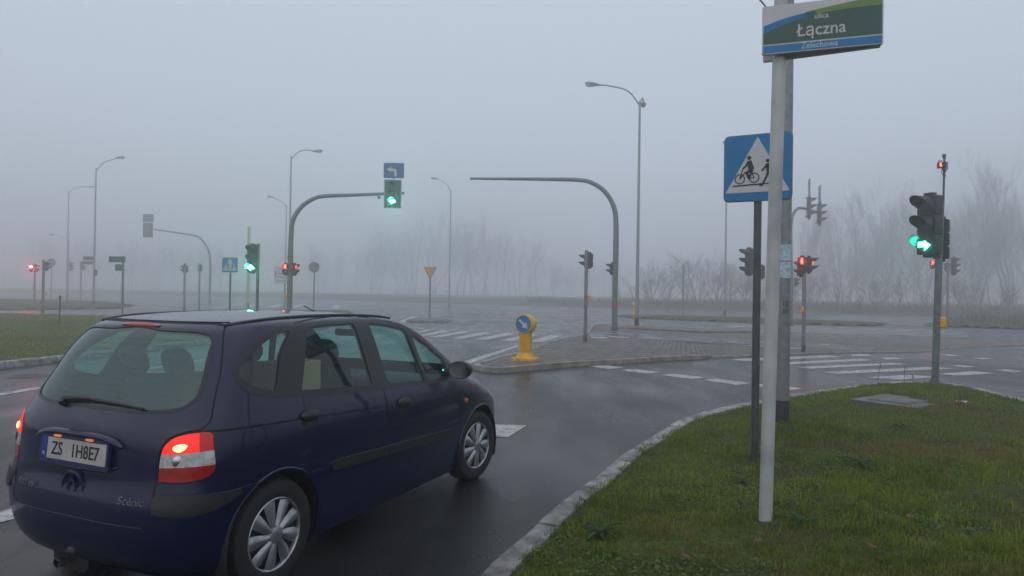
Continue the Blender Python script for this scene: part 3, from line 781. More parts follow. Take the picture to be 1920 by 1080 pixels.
for i, (x, y, s_, n_, lb) in enumerate(((.62, 4.58, 1.0, 13, 'large flat rosette weed with long leaves beside the near kerb'),
        (3.10, 6.05, 1.0, 9, 'leafy rosette weed in the open grass right of the white sign pole'),
        (1.98, 4.62, .9, 10, 'dark leafy weed tuft at the foot of the white sign pole'),
        (4.35, 7.6, .9, 8, 'small rosette weed midway between sign pole and concrete cover'),
        (1.95, 5.75, .8, 9, 'rosette weed at the foot of the dark sign post'))):
    o = thing('rosette_weed', lb, 'weed', (x, y, vz(x, y)), rnd.uniform(0, 6), 'rosette weeds in the near verge')
    for q in range(n_):
        l_ = link('leaf', lm[q % 3], o, (0, 0, 0.004), (rnd.uniform(-.2, .2), rnd.uniform(-.55, -.05) if q % 2 else rnd.uniform(-.15, .1), 2 * PI * q / n_ + rnd.uniform(-.2, .2)))
        k_ = s_ * rnd.uniform(.75, 1.15); l_.scale = (k_, k_, k_)
def tall_weed(x, y, h, seed, lb):
    r = random.Random(seed)
    o = thing('tall_weed', lb, 'weed', (x, y, vz(x, y)), r.uniform(0, 6), 'tall weeds on the verge crest')
    pts = [(0, 0, 0), (.01, 0, h * .4), (.03, .01, h * .75), (.05, .0, h)]
    me = MB().tube(pts, [.004, .0035, .003, .002], 5).mesh('stem', M['leaf'])
    at = me.attributes.new('tint', 'FLOAT_COLOR', 'POINT')
    for d in at.data: d.color = (.07, .075, .03, 1)
    link('stem', me, o)
    for q in range(7):
        t = .2 + .8 * q / 7; l_ = link('leaf', lm[q % 3], o, (.04 * t, 0, h * t - .01), (0, r.uniform(-.7, -.2), q * 2.4)); k_ = r.uniform(.25, .5); l_.scale = (k_, k_, k_)
tall_weed(7.0, 12.15, .36, 1, 'yellow green upright weed on the verge crest beside the arrow signal')
tall_weed(6.5, 12.1, .46, 2, 'thin dry weed stalk on the verge crest above the concrete cover')
tall_weed(7.25, 12.3, .18, 3, 'short weed stalk at the crest next to the arrow signal pole')
fl = MB().add([(-.03, 0, .004), (-.01, .018, .010), (.022, .014, .004), (.035, 0, .012), (.018, -.016, .002), (-.012, -.017, .008)], [(0, 5, 4, 3, 2, 1)])
flm = pm('fallen_leaf', (.16, .055, .025), .7, var=.3)
fm = fl.mesh('fallen_leaf', flm, smooth=False)
for i, (x, y) in enumerate(((2.02, 4.95), (1.55, 4.25), (2.7, 4.6), (2.15, 4.05), (1.22, 5.2), (2.9, 5.3), (1.05, 4.05), (3.3, 4.5), (2.45, 5.4), (.98, 6.05), (3.6, 5.6))):
    o = link('fallen_leaf', fm, None, (x, y, vz(x, y) + .035), (rnd.uniform(-.4, .4), rnd.uniform(-.4, .4), rnd.uniform(0, 6)))
    o.scale = (1.1,) * 3
    tag(o, 'small reddish brown fallen leaf lying in the near grass', 'leaf', 'fallen leaves in the near grass')

# ================================================================== TREES
def grow(seed, h, stems=1, spread=.5, levels=4, kids=(9, 6, 5, 4), up=.35, r0=.13):
    r = random.Random(seed); trunk, crown = MB(), MB()
    def branch(p, d, L, rad, lv):
        n = (6, 4, 3, 3, 2)[min(lv, 4)]; pts = [p.copy()]; q = p.copy(); dd = d.copy()
        for i in range(n):
            dd = (dd + Vector((r.gauss(0, .11), r.gauss(0, .11), r.gauss(.02, .07) + .05 * up))).normalized(); q = q + dd * (L / n); pts.append(q.copy())
        rs = [rad * (1 - .72 * i / n) for i in range(n + 1)]
        (trunk if lv <= 1 else crown).tube(pts, rs, (7, 5, 4, 3, 3)[min(lv, 4)], caps=False)
        if lv >= levels: return
        k = kids[lv]
        for i in range(k):
            t = (.22 if lv else .28) + (.76 - (0 if lv else .02)) * (i + r.random()) / k
            a = t * n; j = min(int(a), n - 1); bp = pts[j].lerp(pts[j + 1], a - j)
            az = r.uniform(0, 2 * PI); tilt = r.uniform(.45, 1.0) * spread * 1.6
            ax = dd.cross(Vector((math.cos(az), math.sin(az), .2))).normalized()
            nd = (Matrix.Rotation(tilt, 3, ax) @ dd); nd.z += up * .5; nd.normalize()
            branch(bp, nd, L * (.58 - .25 * t) * r.uniform(.75, 1.25) * (1.05 if lv else 1.0), max(.006, rad * (.5 - .15 * t)), lv + 1)
    for s_ in range(stems):
        d = Vector((r.gauss(0, .12 if stems == 1 else .36), r.gauss(0, .12 if stems == 1 else .36), 1)).normalized()
        branch(Vector((r.gauss(0, .02 * stems), r.gauss(0, .02 * stems), -.2)), d, h * r.uniform(.82, 1.0), r0 * (1 if stems == 1 else .6), 0)
    return trunk, crown
TV = []
for sd, h, st, sp, kd in ((33, 10, 3, .26, (10, 7, 5, 3)), (38, 10, 5, .30, (7, 6, 5, 3)), (3, 10, 2, .30, (11, 8, 5, 3)), (8, 10, 3, .30, (9, 7, 5, 3)), (15, 10, 4, .28, (8, 6, 5, 3)), (23, 10, 2, .36, (11, 8, 5, 3))):
    a, b = grow(sd, h, st, sp, 4, kd, .7, .060)
    TV.append((a.mesh('trunk', M['bark'], angle=180), b.mesh('crown', M['twig'], angle=180)))
def tree(v, x, y, h, rz, label):
    x, y, h = x * 1.8, y * 1.8, h * 1.62
    o = thing('bare_tree', label, 'tree', (x, y, ground_z(x, y) - .05), rz, 'leafless trees behind the junction')
    o.scale = (h / 10 * 1.05, h / 10 * 1.05, h / 10)
    link('trunk', TV[v][0], o); link('crown', TV[v][1], o)
for a in ((0, 31.0, 76, 9.6, 0.3, 'leafless tree in the fog, first of the row right of the curved mast'),
          (4, 34.5, 72, 9.2, 1.1, 'leafless many-branched tree, second of the row right of the curved mast'),
          (2, 37.8, 74, 10.6, 2.2, 'leafless multi-stemmed tree, third of the row right of the curved mast'),
          (3, 40.5, 69, 9.0, 3.0, 'leafless tree standing just left of the right-turn signal head'),
          (1, 43.6, 72, 11.8, 4.1, 'leafless tree directly behind the right-turn signal head'),
          (5, 47.0, 70, 12.2, 5.0, 'leafless tree just right of the right-turn signal head'),
          (4, 49.8, 68, 13.2, .7, 'tallest leafless tree near the right edge of the view'),
          (0, 53.0, 66, 12.2, 1.9, 'leafless tree cut by the right edge of the view'),
          (2, 45.4, 66, 8.0, 2.9, 'low leafless tree in front of the taller ones at right'),
          (1, 50.6, 62, 7.2, 3.7, 'low twiggy tree near the right edge above the grass strip')): tree(*a)
BV = []
for sd, st, kd in ((41, 9, (5, 5, 4)), (42, 11, (5, 4, 4)), (47, 7, (6, 5, 4))):
    a, b = grow(sd, 4, st, .5, 3, kd, .2, .05)
    BV.append((a.mesh('stems', M['twig'], angle=180), b.mesh('crown', M['shrub'], angle=180)))
def bush(v, x, y, h, rz, label, w=1.2):
    x, y, h = x * 1.15, y * 1.15, h * 1.15
    o = thing('bare_bush', label, 'bush', (x, y, ground_z(x, y) - .05), rz, 'leafless bushes on the far bank')
    o.scale = (h / 4 * w, h / 4 * w, h / 4)
    link('stems', BV[v][0], o); link('crown', BV[v][1], o)
for a in ((0, 16.4, 79.5, 4.3, .2, 'loose leafless bush just right of the tall double lamp post'),
          (1, 18.6, 81, 4.0, 1.5, 'leafless bush on the far bank, second from the double lamp post'),
          (2, 21.6, 80, 5.6, 2.6, 'tall rusty leafless bush behind the thin sign post'),
          (0, 23.6, 79, 5.0, 3.4, 'rusty leafless bush just right of the thin sign post'),
          (1, 26.4, 77.5, 3.6, 4.2, 'low rusty bush left of the distant lamp post behind the blue sign'),
          (2, 29.2, 76.5, 3.4, 5.0, 'low bush on the bank behind the near blue crossing sign'),
          (0, 32.5, 73.6, 3.2, .9, 'low bush at the foot of the right tree row'),
          (1, 37.0, 69.5, 3.0, 2.0, 'low bush at the foot of the tree row behind the arrow signal'),
          (2, 43.5, 65.4, 2.8, 2.9, 'low bush at the roadside just right of the arrow signal pole')): bush(*a)
# dry undergrowth along the bank, nobody could count it
N = 16000
xx = rng.uniform(2, 75, N); yy = np.interp(xx, [p[0] for p in FAR], [p[1] for p in FAR]) + 2.5 + 14 * rng.random(N)
zz = np.maximum(0, .55 * sstep(.4, 9, yy - np.interp(xx, [p[0] for p in FAR], [p[1] for p in FAR]))) - .1
hh = rng.gamma(4, .11, N) * (1 + .6 * vnoise(xx * .25, yy * .25, 71)); cc = np.array([.14, .11, .075]) * rng.uniform(.6, 1.4, (N, 1)) + rng.uniform(0, .02, (N, 3))
blades('undergrowth', xx, yy, zz, np.clip(hh, .1, 1.1), rng.uniform(.03, .09, N), cc, .5)
N = 5000
xx = rng.uniform(26.5, 58, N); yy = rng.uniform(38, 57, N)
k = sdf_poly(np.stack([xx, yy], 1), [(26.2, 42.5), (29.8, 40.2), (45, 37.5), (60, 41.5), (60, 50), (44, 57), (38.7, 57.5), (30.6, 48.7)]) < 0
xx, yy = xx[k], yy[k]; n_ = len(xx)
blades('undergrowth', xx, yy, np.full(n_, .2), rng.gamma(4, .09, n_), rng.uniform(.02, .05, n_), np.array([.085, .085, .040]) * rng.uniform(.7, 1.4, (n_, 1)) * np.ones((1, 3)), .5)
# the wood far behind reads as one mass
mass = []
lite2 = [grow(s_, 10, 1, .55, 2, (15, 8), .5, .075) for s_ in (71, 72, 73)]
lite = [grow(s_, 10, 1, .5, 3, (12, 7, 4), .5, .075) for s_ in (61, 62, 63)]
def mass_of(name, spots, mat_, z0=.4, wide=1.3, lite=lite):
    Vs, Fs, off = [], [], 0
    for i, (x, y, prof) in enumerate(spots):
        a, b = lite[i % 3]; c, s_ = math.cos(i * 1.7), math.sin(i * 1.7); k = prof / 10
        for g_ in (a, b):
            A = np.array(g_.v) * [k * wide, k * wide, k]; A = np.stack([A[:, 0] * c - A[:, 1] * s_ + x, A[:, 0] * s_ + A[:, 1] * c + y, A[:, 2] + z0], 1)
            Vs.append(A); Fs += [tuple(q + off for q in f) for f in g_.f]; off += len(A)
    me = bpy.data.meshes.new(name); me.from_pydata(np.concatenate(Vs).tolist(), [], Fs); me.materials.append(M[mat_])
    o = link(name, me); o['kind'] = 'stuff'; return o
thick = []
for i in range(78):
    x = 27 + i * .56 + rnd.uniform(-.6, .6); thick.append((x * 1.9, 1.9 * (84 - (x - 27) * .38 + rnd.uniform(-2, 9)), 1.9 * (4.6 + 5.6 * float(sstep(30, 52, x))) * rnd.uniform(.7, 1.1)))
o = mass_of('thicket', thick, 'twig'); o['label'] = 'dense leafless thicket behind the right tree row'
low = []
for i in range(40):
    x = 13 + i * 1.25 + rnd.uniform(-.6, .6); fy = float(np.interp(x, [p[0] for p in FAR], [p[1] for p in FAR])); low.append((x, fy + 4 + rnd.uniform(0, 5), rnd.uniform(1.6, 3.2)))
for i in range(44):
    x = 44 + i * 1.5 + rnd.uniform(-.6, .6); low.append((x, 134 - (x - 49) * .36 + rnd.uniform(-3, 5), rnd.uniform(4.0, 8.0)))
o = mass_of('scrub', low, 'shrub', .2, 1.9, lite2); o['label'] = 'low rusty scrub along the far bank'
Vs, Fs, off = [], [], 0
for i in range(105):
    a, b = lite2[i % 3]; x = -150 + i * 1.75 + rnd.uniform(-1, 1); y = 208 + rnd.uniform(-10, 30) - (x > 5) * 12
    prof = 13.0 + 7.5 * math.exp(-((x + 15) / 17) ** 2) + 4.5 * math.exp(-((x + 38) / 12) ** 2) + rnd.uniform(-1.6, 1.6) - (4.5 if x > 8 else 0)
    c, s_ = math.cos(i * 1.7), math.sin(i * 1.7); k = min(2.2, prof / 10)
    for g_ in (a, b):
        A = np.array(g_.v) * [k * 1.3, k * 1.3, k]; A = np.stack([A[:, 0] * c - A[:, 1] * s_ + x, A[:, 0] * s_ + A[:, 1] * c + y, A[:, 2] + .4], 1)
        Vs.append(A); Fs += [tuple(q + off for q in f) for f in g_.f]; off += len(A)
me = bpy.data.meshes.new('distant_wood'); me.from_pydata(np.concatenate(Vs).tolist(), [], Fs); me.materials.append(M['twig'])
o = link('distant_wood', me); o['kind'] = 'stuff'; o['label'] = 'faint leafless wood far behind the junction lost in fog'

# ================================================================== HAZE
def haze_box():
    m = bpy.data.materials.new('fog'); m.use_nodes = True; n, l = m.node_tree.nodes, m.node_tree.links
    n.clear(); out = n.new('ShaderNodeOutputMaterial'); pv = n.new('ShaderNodeVolumePrincipled')
    pv.inputs['Color'].default_value = (0.97, 0.975, 0.985, 1); pv.inputs['Density'].default_value = FOG_DENSITY; pv.inputs['Anisotropy'].default_value = FOG_G
    l.new(pv.outputs[0], out.inputs['Volume'])
    mb = MB().box((0, 30, 12.4), (520, 460, 28.0)); o = mb.obj('haze', m, smooth=False); o['kind'] = 'stuff'; return o
FOG_DENSITY, FOG_G = 0.0102, 0.80
haze_box()

# ================================================================== STREET FURNITURE
def fac(yaw): return Vector((math.sin(yaw), -math.cos(yaw), 0))

# ---- shared lamp meshes, all facing -Y
def visor_mesh(r, L, name='visor'):
    mb = MB(); n = 22; a0, a1 = R(-14), R(194)
    for lay, rr in enumerate((r, r - .005)):
        for i in range(n + 1):
            a = a0 + (a1 - a0) * i / n; k = .10 + .90 * max(0.0, math.sin(a) + .10) ** .55 / 1.05
            for q in range(4):
                t = q / 3; mb.v.append((rr * math.cos(a) * (1 + .02 * t), -L * k * t, rr * math.sin(a) * (1 + .02 * t) - .04 * r * t))
    w = 4; m2 = (n + 1) * w
    for lay in (0, 1):
        for i in range(n):
            for q in range(3):
                a = lay * m2 + i * w + q; f = (a, a + w, a + w + 1, a + 1); mb.f.append(f if lay else f[::-1]); mb.m.append(0)
    for i in range(n):
        a = i * w + 3; mb.f.append((a, a + w, a + w + m2, a + m2)); mb.m.append(0)
    return mb.mesh(name, M['black'])
def lens_mesh(r, mat_, name='lens'):
    return MB().lathe([(r, 0), (r * .97, .010), (r * .8, .020), (r * .45, .028), (.0005, .031)], 24, M4=Matrix.Rotation(R(90), 4, 'X')).mesh(name, M[mat_])
VIS = {.3: visor_mesh(.148, .30), .2: visor_mesh(.103, .20)}
LENS = {}
def lens(s, mat_):
    if (s, mat_) not in LENS: LENS[(s, mat_)] = lens_mesh(.140 if s == .3 else .096, mat_)
    return LENS[(s, mat_)]
ARROW = [(-.092, -.028), (.005, -.028), (.005, -.082), (.105, .006), (.005, .086), (.005, .040), (-.092, .040)]
ARROW = [(x * 1.2, z * 1.2) for x, z in ARROW]
def arrow_mesh(dirn):
    p = ARROW if dirn > 0 else [(-x, z) for x, z in ARROW][::-1]
    return MB().prism(p, -.006, 0).mesh('lit_arrow', M['green_lit' if dirn > 0 else 'green_far'], smooth=False)
ARR = {1: arrow_mesh(1), -1: arrow_mesh(-1)}
def man_mesh(mat_):
    mb = MB(); c = [(.022 * math.cos(2 * PI * i / 10), .058 + .022 * math.sin(2 * PI * i / 10)) for i in range(10)]
    mb.prism(c, -.006, 0); mb.prism([(-.034, -.02), (-.026, -.085), (.026, -.085), (.034, -.02), (.030, .032), (-.030, .032)], -.006, 0)
    return mb.mesh('lit_figure', M[mat_], smooth=False)
MAN = {k: man_mesh(k) for k in ('red_lit', 'red_dim')}
MAN['red_hot'] = MB().lathe([(.084, 0), (.08, .006), (.001, .008)], 20, M4=Matrix.Rotation(R(90), 4, 'X')).mesh('lit_disc', M['red_hot'])

def head(parent, loc, yaw, n=3, s=.3, lit=None, plate=None, scale=1.0, backside=False):
    """signal head whose lamps look along the yaw direction; loc is its centre"""
    p = .335 if s == .3 else .235; w = .34 if s == .3 else .245; d = .17 if s == .3 else .13
    mb = MB()
    for i in range(n):
        z = (n - 1) * p / 2 - i * p
        mb.bevbox((0, d / 2, z), (w, d, p - .006), .03, axis=1)
        mb.lathe([(s * .505, 0), (s * .505, .022), (s * .47, .022)], 24, M4=Matrix.Translation((0, 0, z)) @ Matrix.Rotation(R(90), 4, 'X'))
    mb.bevbox((0, d / 2, n * p / 2 + .02), (w * .5, d * .6, .05), .01, axis=1); mb.bevbox((0, d / 2, -n * p / 2 - .02), (w * .5, d * .6, .05), .01, axis=1)
    mb.tube([(0, d, n * p / 2 - .03), (0, d + .10, n * p / 2 - .03)], .02, 8); mb.tube([(0, d, -n * p / 2 + .03), (0, d + .10, -n * p / 2 + .03)], .02, 8)
    h = mb.obj('signal_head', M['black'], parent, loc, (0, 0, yaw))
    h.scale = (scale,) * 3
    for i in range(n):
        z = (n - 1) * p / 2 - i * p
        link('visor', VIS[s], h, (0, -.015, z))
        lt = lit.get(i) if lit else None
        link('lens', lens(s, 'green_glow' if lt in (1, -1) else 'lens_grey'), h, (0, -.004, z))
        if lt in (1, -1): link('lit_arrow', ARR[lt], h, (0, -.040, z))
        elif lt: link('lit_figure', MAN[lt], h, (0, -.040, z))
    if plate:
        pw, ph = plate
        MB().bevbox((0, .05, 0), (pw, .012, ph), .05, axis=1).obj('backing_board', M['black'], h)
        rim = MB(); a, b = pw / 2, ph / 2
        for (cx, cz, dx, dz) in ((0, b - .02, pw - .08, .022), (0, -b + .02, pw - .08, .022), (a - .02, 0, .022, ph - .08), (-a + .02, 0, .022, ph - .08)): rim.box((cx, .040, cz), (dx, .006, dz))
        rim.obj('white_border', M['white_sign'], h)
    return h

def button(parent, z, yaw, r):
    f = fac(yaw)
    o = MB().bevbox((0, -.05, 0), (.085, .10, .20), .03, axis=1).obj('push_button', M['yellow'], parent, (f.x * r, f.y * r, z), (0, 0, yaw))
    MB().bevbox((0, -.103, .045), (.055, .012, .06), .02, axis=1).obj('button_face', M['red_sign'], o)
    return o

def pole(parent, h, r, mat_='pole_grey', base=.0, n=14, sleeve=True):
    mb = MB().lathe([(r, -.12), (r, h - .01), (r * .9, h)], n, cap1=True)
    o = mb.obj('pole', M[mat_], parent)
    if sleeve: MB().lathe([(r + .012, -.1), (r + .012, .22), (r, .235)], n).obj('base_sleeve', M['pole_dark'], parent)
    return o

def signal_post(label, x, y, h, heads, z0=0., r=.055, mat_='pole_grey', btn=(), group='signal posts around the junction', bands=True):
    t = thing('signal_post', label, 'traffic signal', (x, y, z0), 0, group)
    pole(t, h, r, mat_)
    for (hz, yaw, n, s, lit, off) in heads: head(t, (off[0], off[1], hz), yaw, n, s, lit)
    for (bz, byaw) in btn: button(t, bz, byaw, r)
    if bands: MB().lathe([(r + .003, 1.62), (r + .003, 1.66)], 14).obj('clamp_band', M['galv'], t)
    return t

YL = R(-88)                                           # facing left
signal_post('pedestrian signal glowing red at the far left edge of the view', -34.97, 50, 3.3, [(2.95, R(28), 2, .2, {0: 'red_hot'}, (-.18, -.14)), (2.95, R(78), 2, .2, {0: 'red_dim'}, (.24, -.10))], .0, .06, btn=((1.3, R(60)),))
signal_post('signal post with its reddish head turned away, right of the red glowing one', -28.84, 42, 3.28, [(2.9, R(150), 2, .2, None, (.16, .12))], .0, .075, btn=((1.2, R(100)),))
signal_post('faint pair of signal backs on a thin post far left in the fog', -53.05, 84, 4.0, [(3.9, R(160), 3, .3, None, (-1.2, 0)), (4.0, R(170), 3, .3, None, (.0, .2)), (3.7, R(90), 2, .2, None, (.4, 0))], .2, .08)
signal_post('grey signal post facing left, beyond the left grass, left of the thinner one', -23.03, 48, 3.3, [(2.9, YL, 2, .2, None, (-.14, .05)), (2.9, R(180), 2, .2, None, (.02, .16))], .12, .07, btn=((1.2, R(-70)),))
signal_post('thin signal post seen from behind, left of the blue crossing sign', -23.81, 52, 3.45, [(3.1, R(180), 2, .2, None, (0, .1))], .12, .06)
signal_post('three-lamp signal with lit green left arrow left of the curved mast', -9.32, 25, 3.25, [(2.70, R(-4), 3, .3, {2: -1}, (-.20, -.10))], .12, .055, 'pole_dark')
signal_post('two-lamp signal post on the paved island left of the bare curved mast', 2.48, 22.9, 3.05, [(2.70, YL, 2, .2, None, (-.03, .17)), (2.72, R(170), 2, .2, None, (.12, .12))], .12, .058, btn=((1.45, R(80)),))
signal_post('three-lamp signal seen side-on just behind the near blue sign post', 9.30, 26, 3.40, [(2.98, R(-80), 3, .3, None, (-.36, 0)), (2.6, R(150), 2, .2, None, (.24, .1))], .05, .06)
signal_post('pedestrian signal with a red figure on the paved island behind the galvanised post', 8.90, 20.8, 2.42, [(2.66, R(-28), 2, .2, {0: 'red_lit'}, (-.10, -.06)), (2.66, R(62), 2, .2, {0: 'red_dim'}, (.20, -.02)), (2.56, R(200), 2, .2, None, (-.06, .18))], .04, .058, btn=((1.3, R(-60)),))
signal_post('hazy three-lamp signal on thin posts behind the right-turn arrow signal', 25.53, 40, 4.2, [(3.65, R(84), 3, .3, None, (.42, 0)), (3.72, R(-20), 2, .2, {0: 'red_lit'}, (-.96, -.1)), (3.6, R(180), 2, .2, None, (0, .12))], .0, .065)

# ---- big right-turn arrow signal on the verge corner
AX, AY = 7.45, 12.0
t = thing('arrow_signal', 'tall post with three-lamp signal showing a green right arrow on the verge corner', 'traffic signal', (AX, AY, vz(AX, AY)), 0)
bz = vz(AX, AY)
MB().tube([(0, 0, -.15), (.07, .0, 3.24)], .058, 16).obj('pole', M['pole_grey'], t)
MB().lathe([(.072, -.1), (.072, .10), (.06, .12)], 16).obj('base_sleeve', M['pole_dark'], t)
h_ = head(t, (-.20, -.03, 3.02 - bz), R(-68), 3, .3, {2: 1}); h_.scale = (1.04, 1.04, 1.04)
head(t, (.16, .10, 2.78 - bz), R(140), 3, .2, None)
MB().tube([(.05, .02, 3.2), (.05, .0, 3.3 - .0)], .075, 10).obj('pole_cap', M['black'], t)
MB().tube([(.115, .0, 3.2), (.125, 0, 4.03)], .018, 8).obj('antenna_mast', M['pole_dark'], t)
o = MB().bevbox((0, 0, 0), (.13, .09, .10), .01, axis=1).obj('detector_box', M['black'], t, (.05, -.04, 3.86), (0, 0, R(-25)))
text('counter_digit', '5', .085, M['counter'], o, (-.015, -.048, 0))
MB().box((0, 0, 0), (.06, .07, .13)).obj('bracket', M['galv'], t, (.14, 0, 3.86))
mb = MB()
for s_ in (0, 1, 2): mb.tube([(.13, .0, 4.0 - .05 * s_), (.10 - .05 * s_, -.03, 3.95), (.06 + .04 * s_, -.02, 3.74 - .04 * s_), (.13, .0, 3.66)], .006, 5)
mb.tube([(.12, 0, 3.70), (.20, .03, 3.84)], .01, 6); mb.tube([(.12, 0, 4.0), (.12, 0, 4.06)], .03, 8)
mb.obj('cable', M['black'], t)
button(t, 1.1, R(80), .06)
MB().lathe([(.064, 1.02), (.064, 1.05)], 16).obj('clamp_band', M['galv'], t, (.022, 0, 0))

# ---- curved masts
def mast(label, x, y, z0, path, r0, r1, group='curved signal masts over the road'):
    t = thing('curved_signal_mast', label, 'signal mast', (x, y, z0), 0, group)
    P = resample(path, .25); n = len(P)
    MB().tube(P, [r0 + (r1 - r0) * max(0, (i / n - .3) / .7) for i in range(n)], 14).obj('mast_tube', M['pole_grey'], t)
    MB().lathe([(r0 + .03, -.1), (r0 + .03, .16), (r0, .20)], 16).obj('base_sleeve', M['pole_dark'], t)
    MB().lathe([(r0 + .012, 2.95), (r0 + .012, 3.0)], 16).obj('joint_collar', M['pole_dark'], t)
    return t
def turn_sign(parent, loc, yaw, w, h, arrow=True):
    o = MB().bevbox((0, 0, 0), (w, .02, h), .03, axis=1).obj('lane_sign', M['blue_sign2'], parent, loc, (0, 0, yaw))
    if arrow:
        k = h / .62; mb = MB()
        mb.prism([(.02 * k, -.24 * k), (.12 * k, -.24 * k), (.12 * k, -.02 * k), (.06 * k, .07 * k), (-.10 * k, .09 * k), (-.10 * k, -.01 * k), (-.01 * k, -.03 * k), (.02 * k, -.06 * k)], -.014, -.011)
        mb.prism([(-.10 * k, .155 * k), (-.30 * k, .045 * k), (-.10 * k, -.075 * k)], -.014, -.011)
        mb.obj('turn_arrow', M['white_sign'], o, smooth=False)
    return o
# left mast with the lit green arrow
t = mast('curved mast carrying a lit green left arrow under a blue turn sign', -9.60, 29.5, .12, [(0, 0, -.15), (0, 0, 2), (.02, 0, 3.96), (.10, 0, 4.62), (.42, 0, 5.14), (.88, 0, 5.49), (1.36, 0, 5.64), (2.6, 0, 5.71), (4.88, 0, 5.83)], .115, .055)
head(t, (4.40, -.16, 5.77), 0, 3, .3, {2: -1}, (.76, 1.24))
turn_sign(t, (4.43, -.10, 6.78), 0, .88, .66)
MB().tube([(4.42, .0, 5.8), (4.42, -.06, 7.14)], .025, 8).obj('hanger', M['galv'], t)
o = MB().bevbox((0, 0, 0), (.11, .16, .12), .02, axis=1).obj('detector', M['pole_grey'], t, (3.80, -.05, 5.62)); MB().box((0, -.082, 0), (.06, .006, .06)).obj('detector_window', M['lens_orange'], o)
MB().lathe([(.07, -.03), (.07, .03)], 14, M4=Matrix.Translation((2.3, 0, 5.69)) @ Matrix.Rotation(R(90), 4, 'Y')).obj('joint_collar', M['pole_dark'], t)
head(t, (-.16, -.16, 2.46), R(2), 2, .2, {0: 'red_lit'}); head(t, (.26, -.10, 2.46), R(60), 2, .2, {0: 'red_dim'})
button(t, 1.3, R(-70), .115)
# middle mast with an empty arm
t = mast('bare curved mast with a long empty arm over the paved island', 4.50, 29.8, .12, [(0, 0, -.15), (0, 0, 2), (0, 0, 4.66), (-.13, 0, 5.47), (-.49, 0, 6.05), (-.96, 0, 6.39), (-1.54, 0, 6.55), (-3.17, 0, 6.57), (-6.41, 0, 6.55)], .125, .05)
head(t, (-.20, .06, 2.70), R(-80), 2, .2, None); button(t, 1.28, R(70), .12)
MB().lathe([(.131, 1.0), (.131, 1.13)], 16).obj('warning_band', M['red_sign'], t); MB().lathe([(.133, 1.40), (.133, 1.48)], 16).obj('clamp_band', M['galv'], t)
MB().lathe([(.085, -.03), (.085, .03)], 14, M4=Matrix.Translation((-2.6, 0, 6.565)) @ Matrix.Rotation(R(90), 4, 'Y')).obj('joint_collar', M['pole_dark'], t)
# right mast
t = mast('curved mast with two dark three-lamp heads behind the galvanised post', 17.16, 42, .10, [(0, 0, -.15), (0, 0, 2), (-.06, 0, 5.1), (.0, .1, 6.1), (.2, .3, 6.72), (.55, .5, 7.1), (1.1, .8, 7.16), (2.5, 1.6, 6.95)], .13, .07)
for dx, dy, z, s_ in ((1.52, .86, 7.25, 1.25), (2.42, 1.4, 6.92, 1.25)):
    h_ = head(t, (dx, dy, z), R(74), 3, .3, {0: 'red_dim'} if dx < 2 else None, (.72, 1.24), s_)
    turn_sign(t, (dx - .10, dy, z + 1.28), R(74), .9, 1.0, False)
    MB().tube([(dx - .1, dy, z), (dx - .1, dy, z + 1.8)], .03, 8).obj('hanger', M['galv'], t)
head(t, (.28, -.2, 2.5), R(80), 2, .2, None); button(t, 1.3, R(60), .13)
# far left mast seen from behind
t = mast('hazy far curved mast whose signal is seen from behind, upper left', -33.63, 76, .0, [(0, 0, -.15), (0, 0, 2), (-.02, 0, 4.7), (-.25, 0, 5.9), (-.75, 0, 6.75), (-1.5, 0, 7.42), (-3.2, 0, 7.72), (-6.3, 0, 8.12)], .13, .07)
head(t, (-7.05, .15, 8.05), R(180), 3, .3, None, (.80, 1.15), 1.4); turn_sign(t, (-7.05, .1, 9.4), R(180), 1.2, .9, False)
MB().tube([(-6.2, 0, 8.11), (-7.1, 0, 8.15)], .05, 8).obj('arm_end', M['pole_grey'], t)

# ---- street lamps
def lamp_head(parent, loc, d, s=1.0):
    """shallow pear-shaped luminaire pointing along d"""
    prof = [(.02, -.42), (.07, -.40), (.10, -.30), (.15, -.12), (.17, .06), (.15, .24), (.09, .34), (.01, .37)]
    yaw = math.atan2(d[1], d[0]); M4 = Matrix.Rotation(yaw, 4, 'Z') @ Matrix.Rotation(R(90 - 6), 4, 'Y') @ Matrix.Diagonal((.62, 1.0, 1.0, 1)) @ Matrix.Scale(s, 4)
    o = MB().lathe(prof, 16, M4=M4).obj('lamp_head', M['galv'], parent, loc)
    M5 = Matrix.Rotation(yaw, 4, 'Z') @ Matrix.Translation((.05 * s, 0, -.06 * s)) @ Matrix.Rotation(R(90), 4, 'Y') @ Matrix.Diagonal((.62, 1.0, 1.0, 1)) @ Matrix.Scale(s * .8, 4)
    MB().lathe(prof, 16, M4=M5).obj('lamp_lens', M['lens_white'], o)
    return o
def street_lamp(label, x, y, z0, h, arms, r0=.10, r1=.055):
    t = thing('street_lamp', label, 'street lamp', (x, y, z0), 0, 'street lamps around the junction')
    MB().lathe([(r0, -.2), (r0, 1.4), (r0 * .86, 1.45), (r1, h)], 14, cap1=True).obj('pole', M['galv'], t)
    MB().lathe([(r0 + .012, -.1), (r0 + .012, .42), (r0, .43)], 14).obj('base_coating', M['tar'], t)
    for path in arms:
        P = resample([(0, 0, h - .25)] + path, .2)
        MB().tube(P, .038, 8).obj('arm', M['galv'], t)
        d = (Vector(path[-1]) - Vector(path[-2])).normalized()
        lamp_head(t, Vector(path[-1]) + d * .28, d)
    return t
street_lamp('tall lamp post with two arms standing on the paved island', 6.46, 35.2, .10, 11.6, [[(-.6, 0, 12.1), (-1.5, 0, 12.35), (-2.2, 0, 12.42)], [(.20, .5, 11.9), (.36, 1.0, 11.95), (.44, 1.4, 11.93)]], .105)
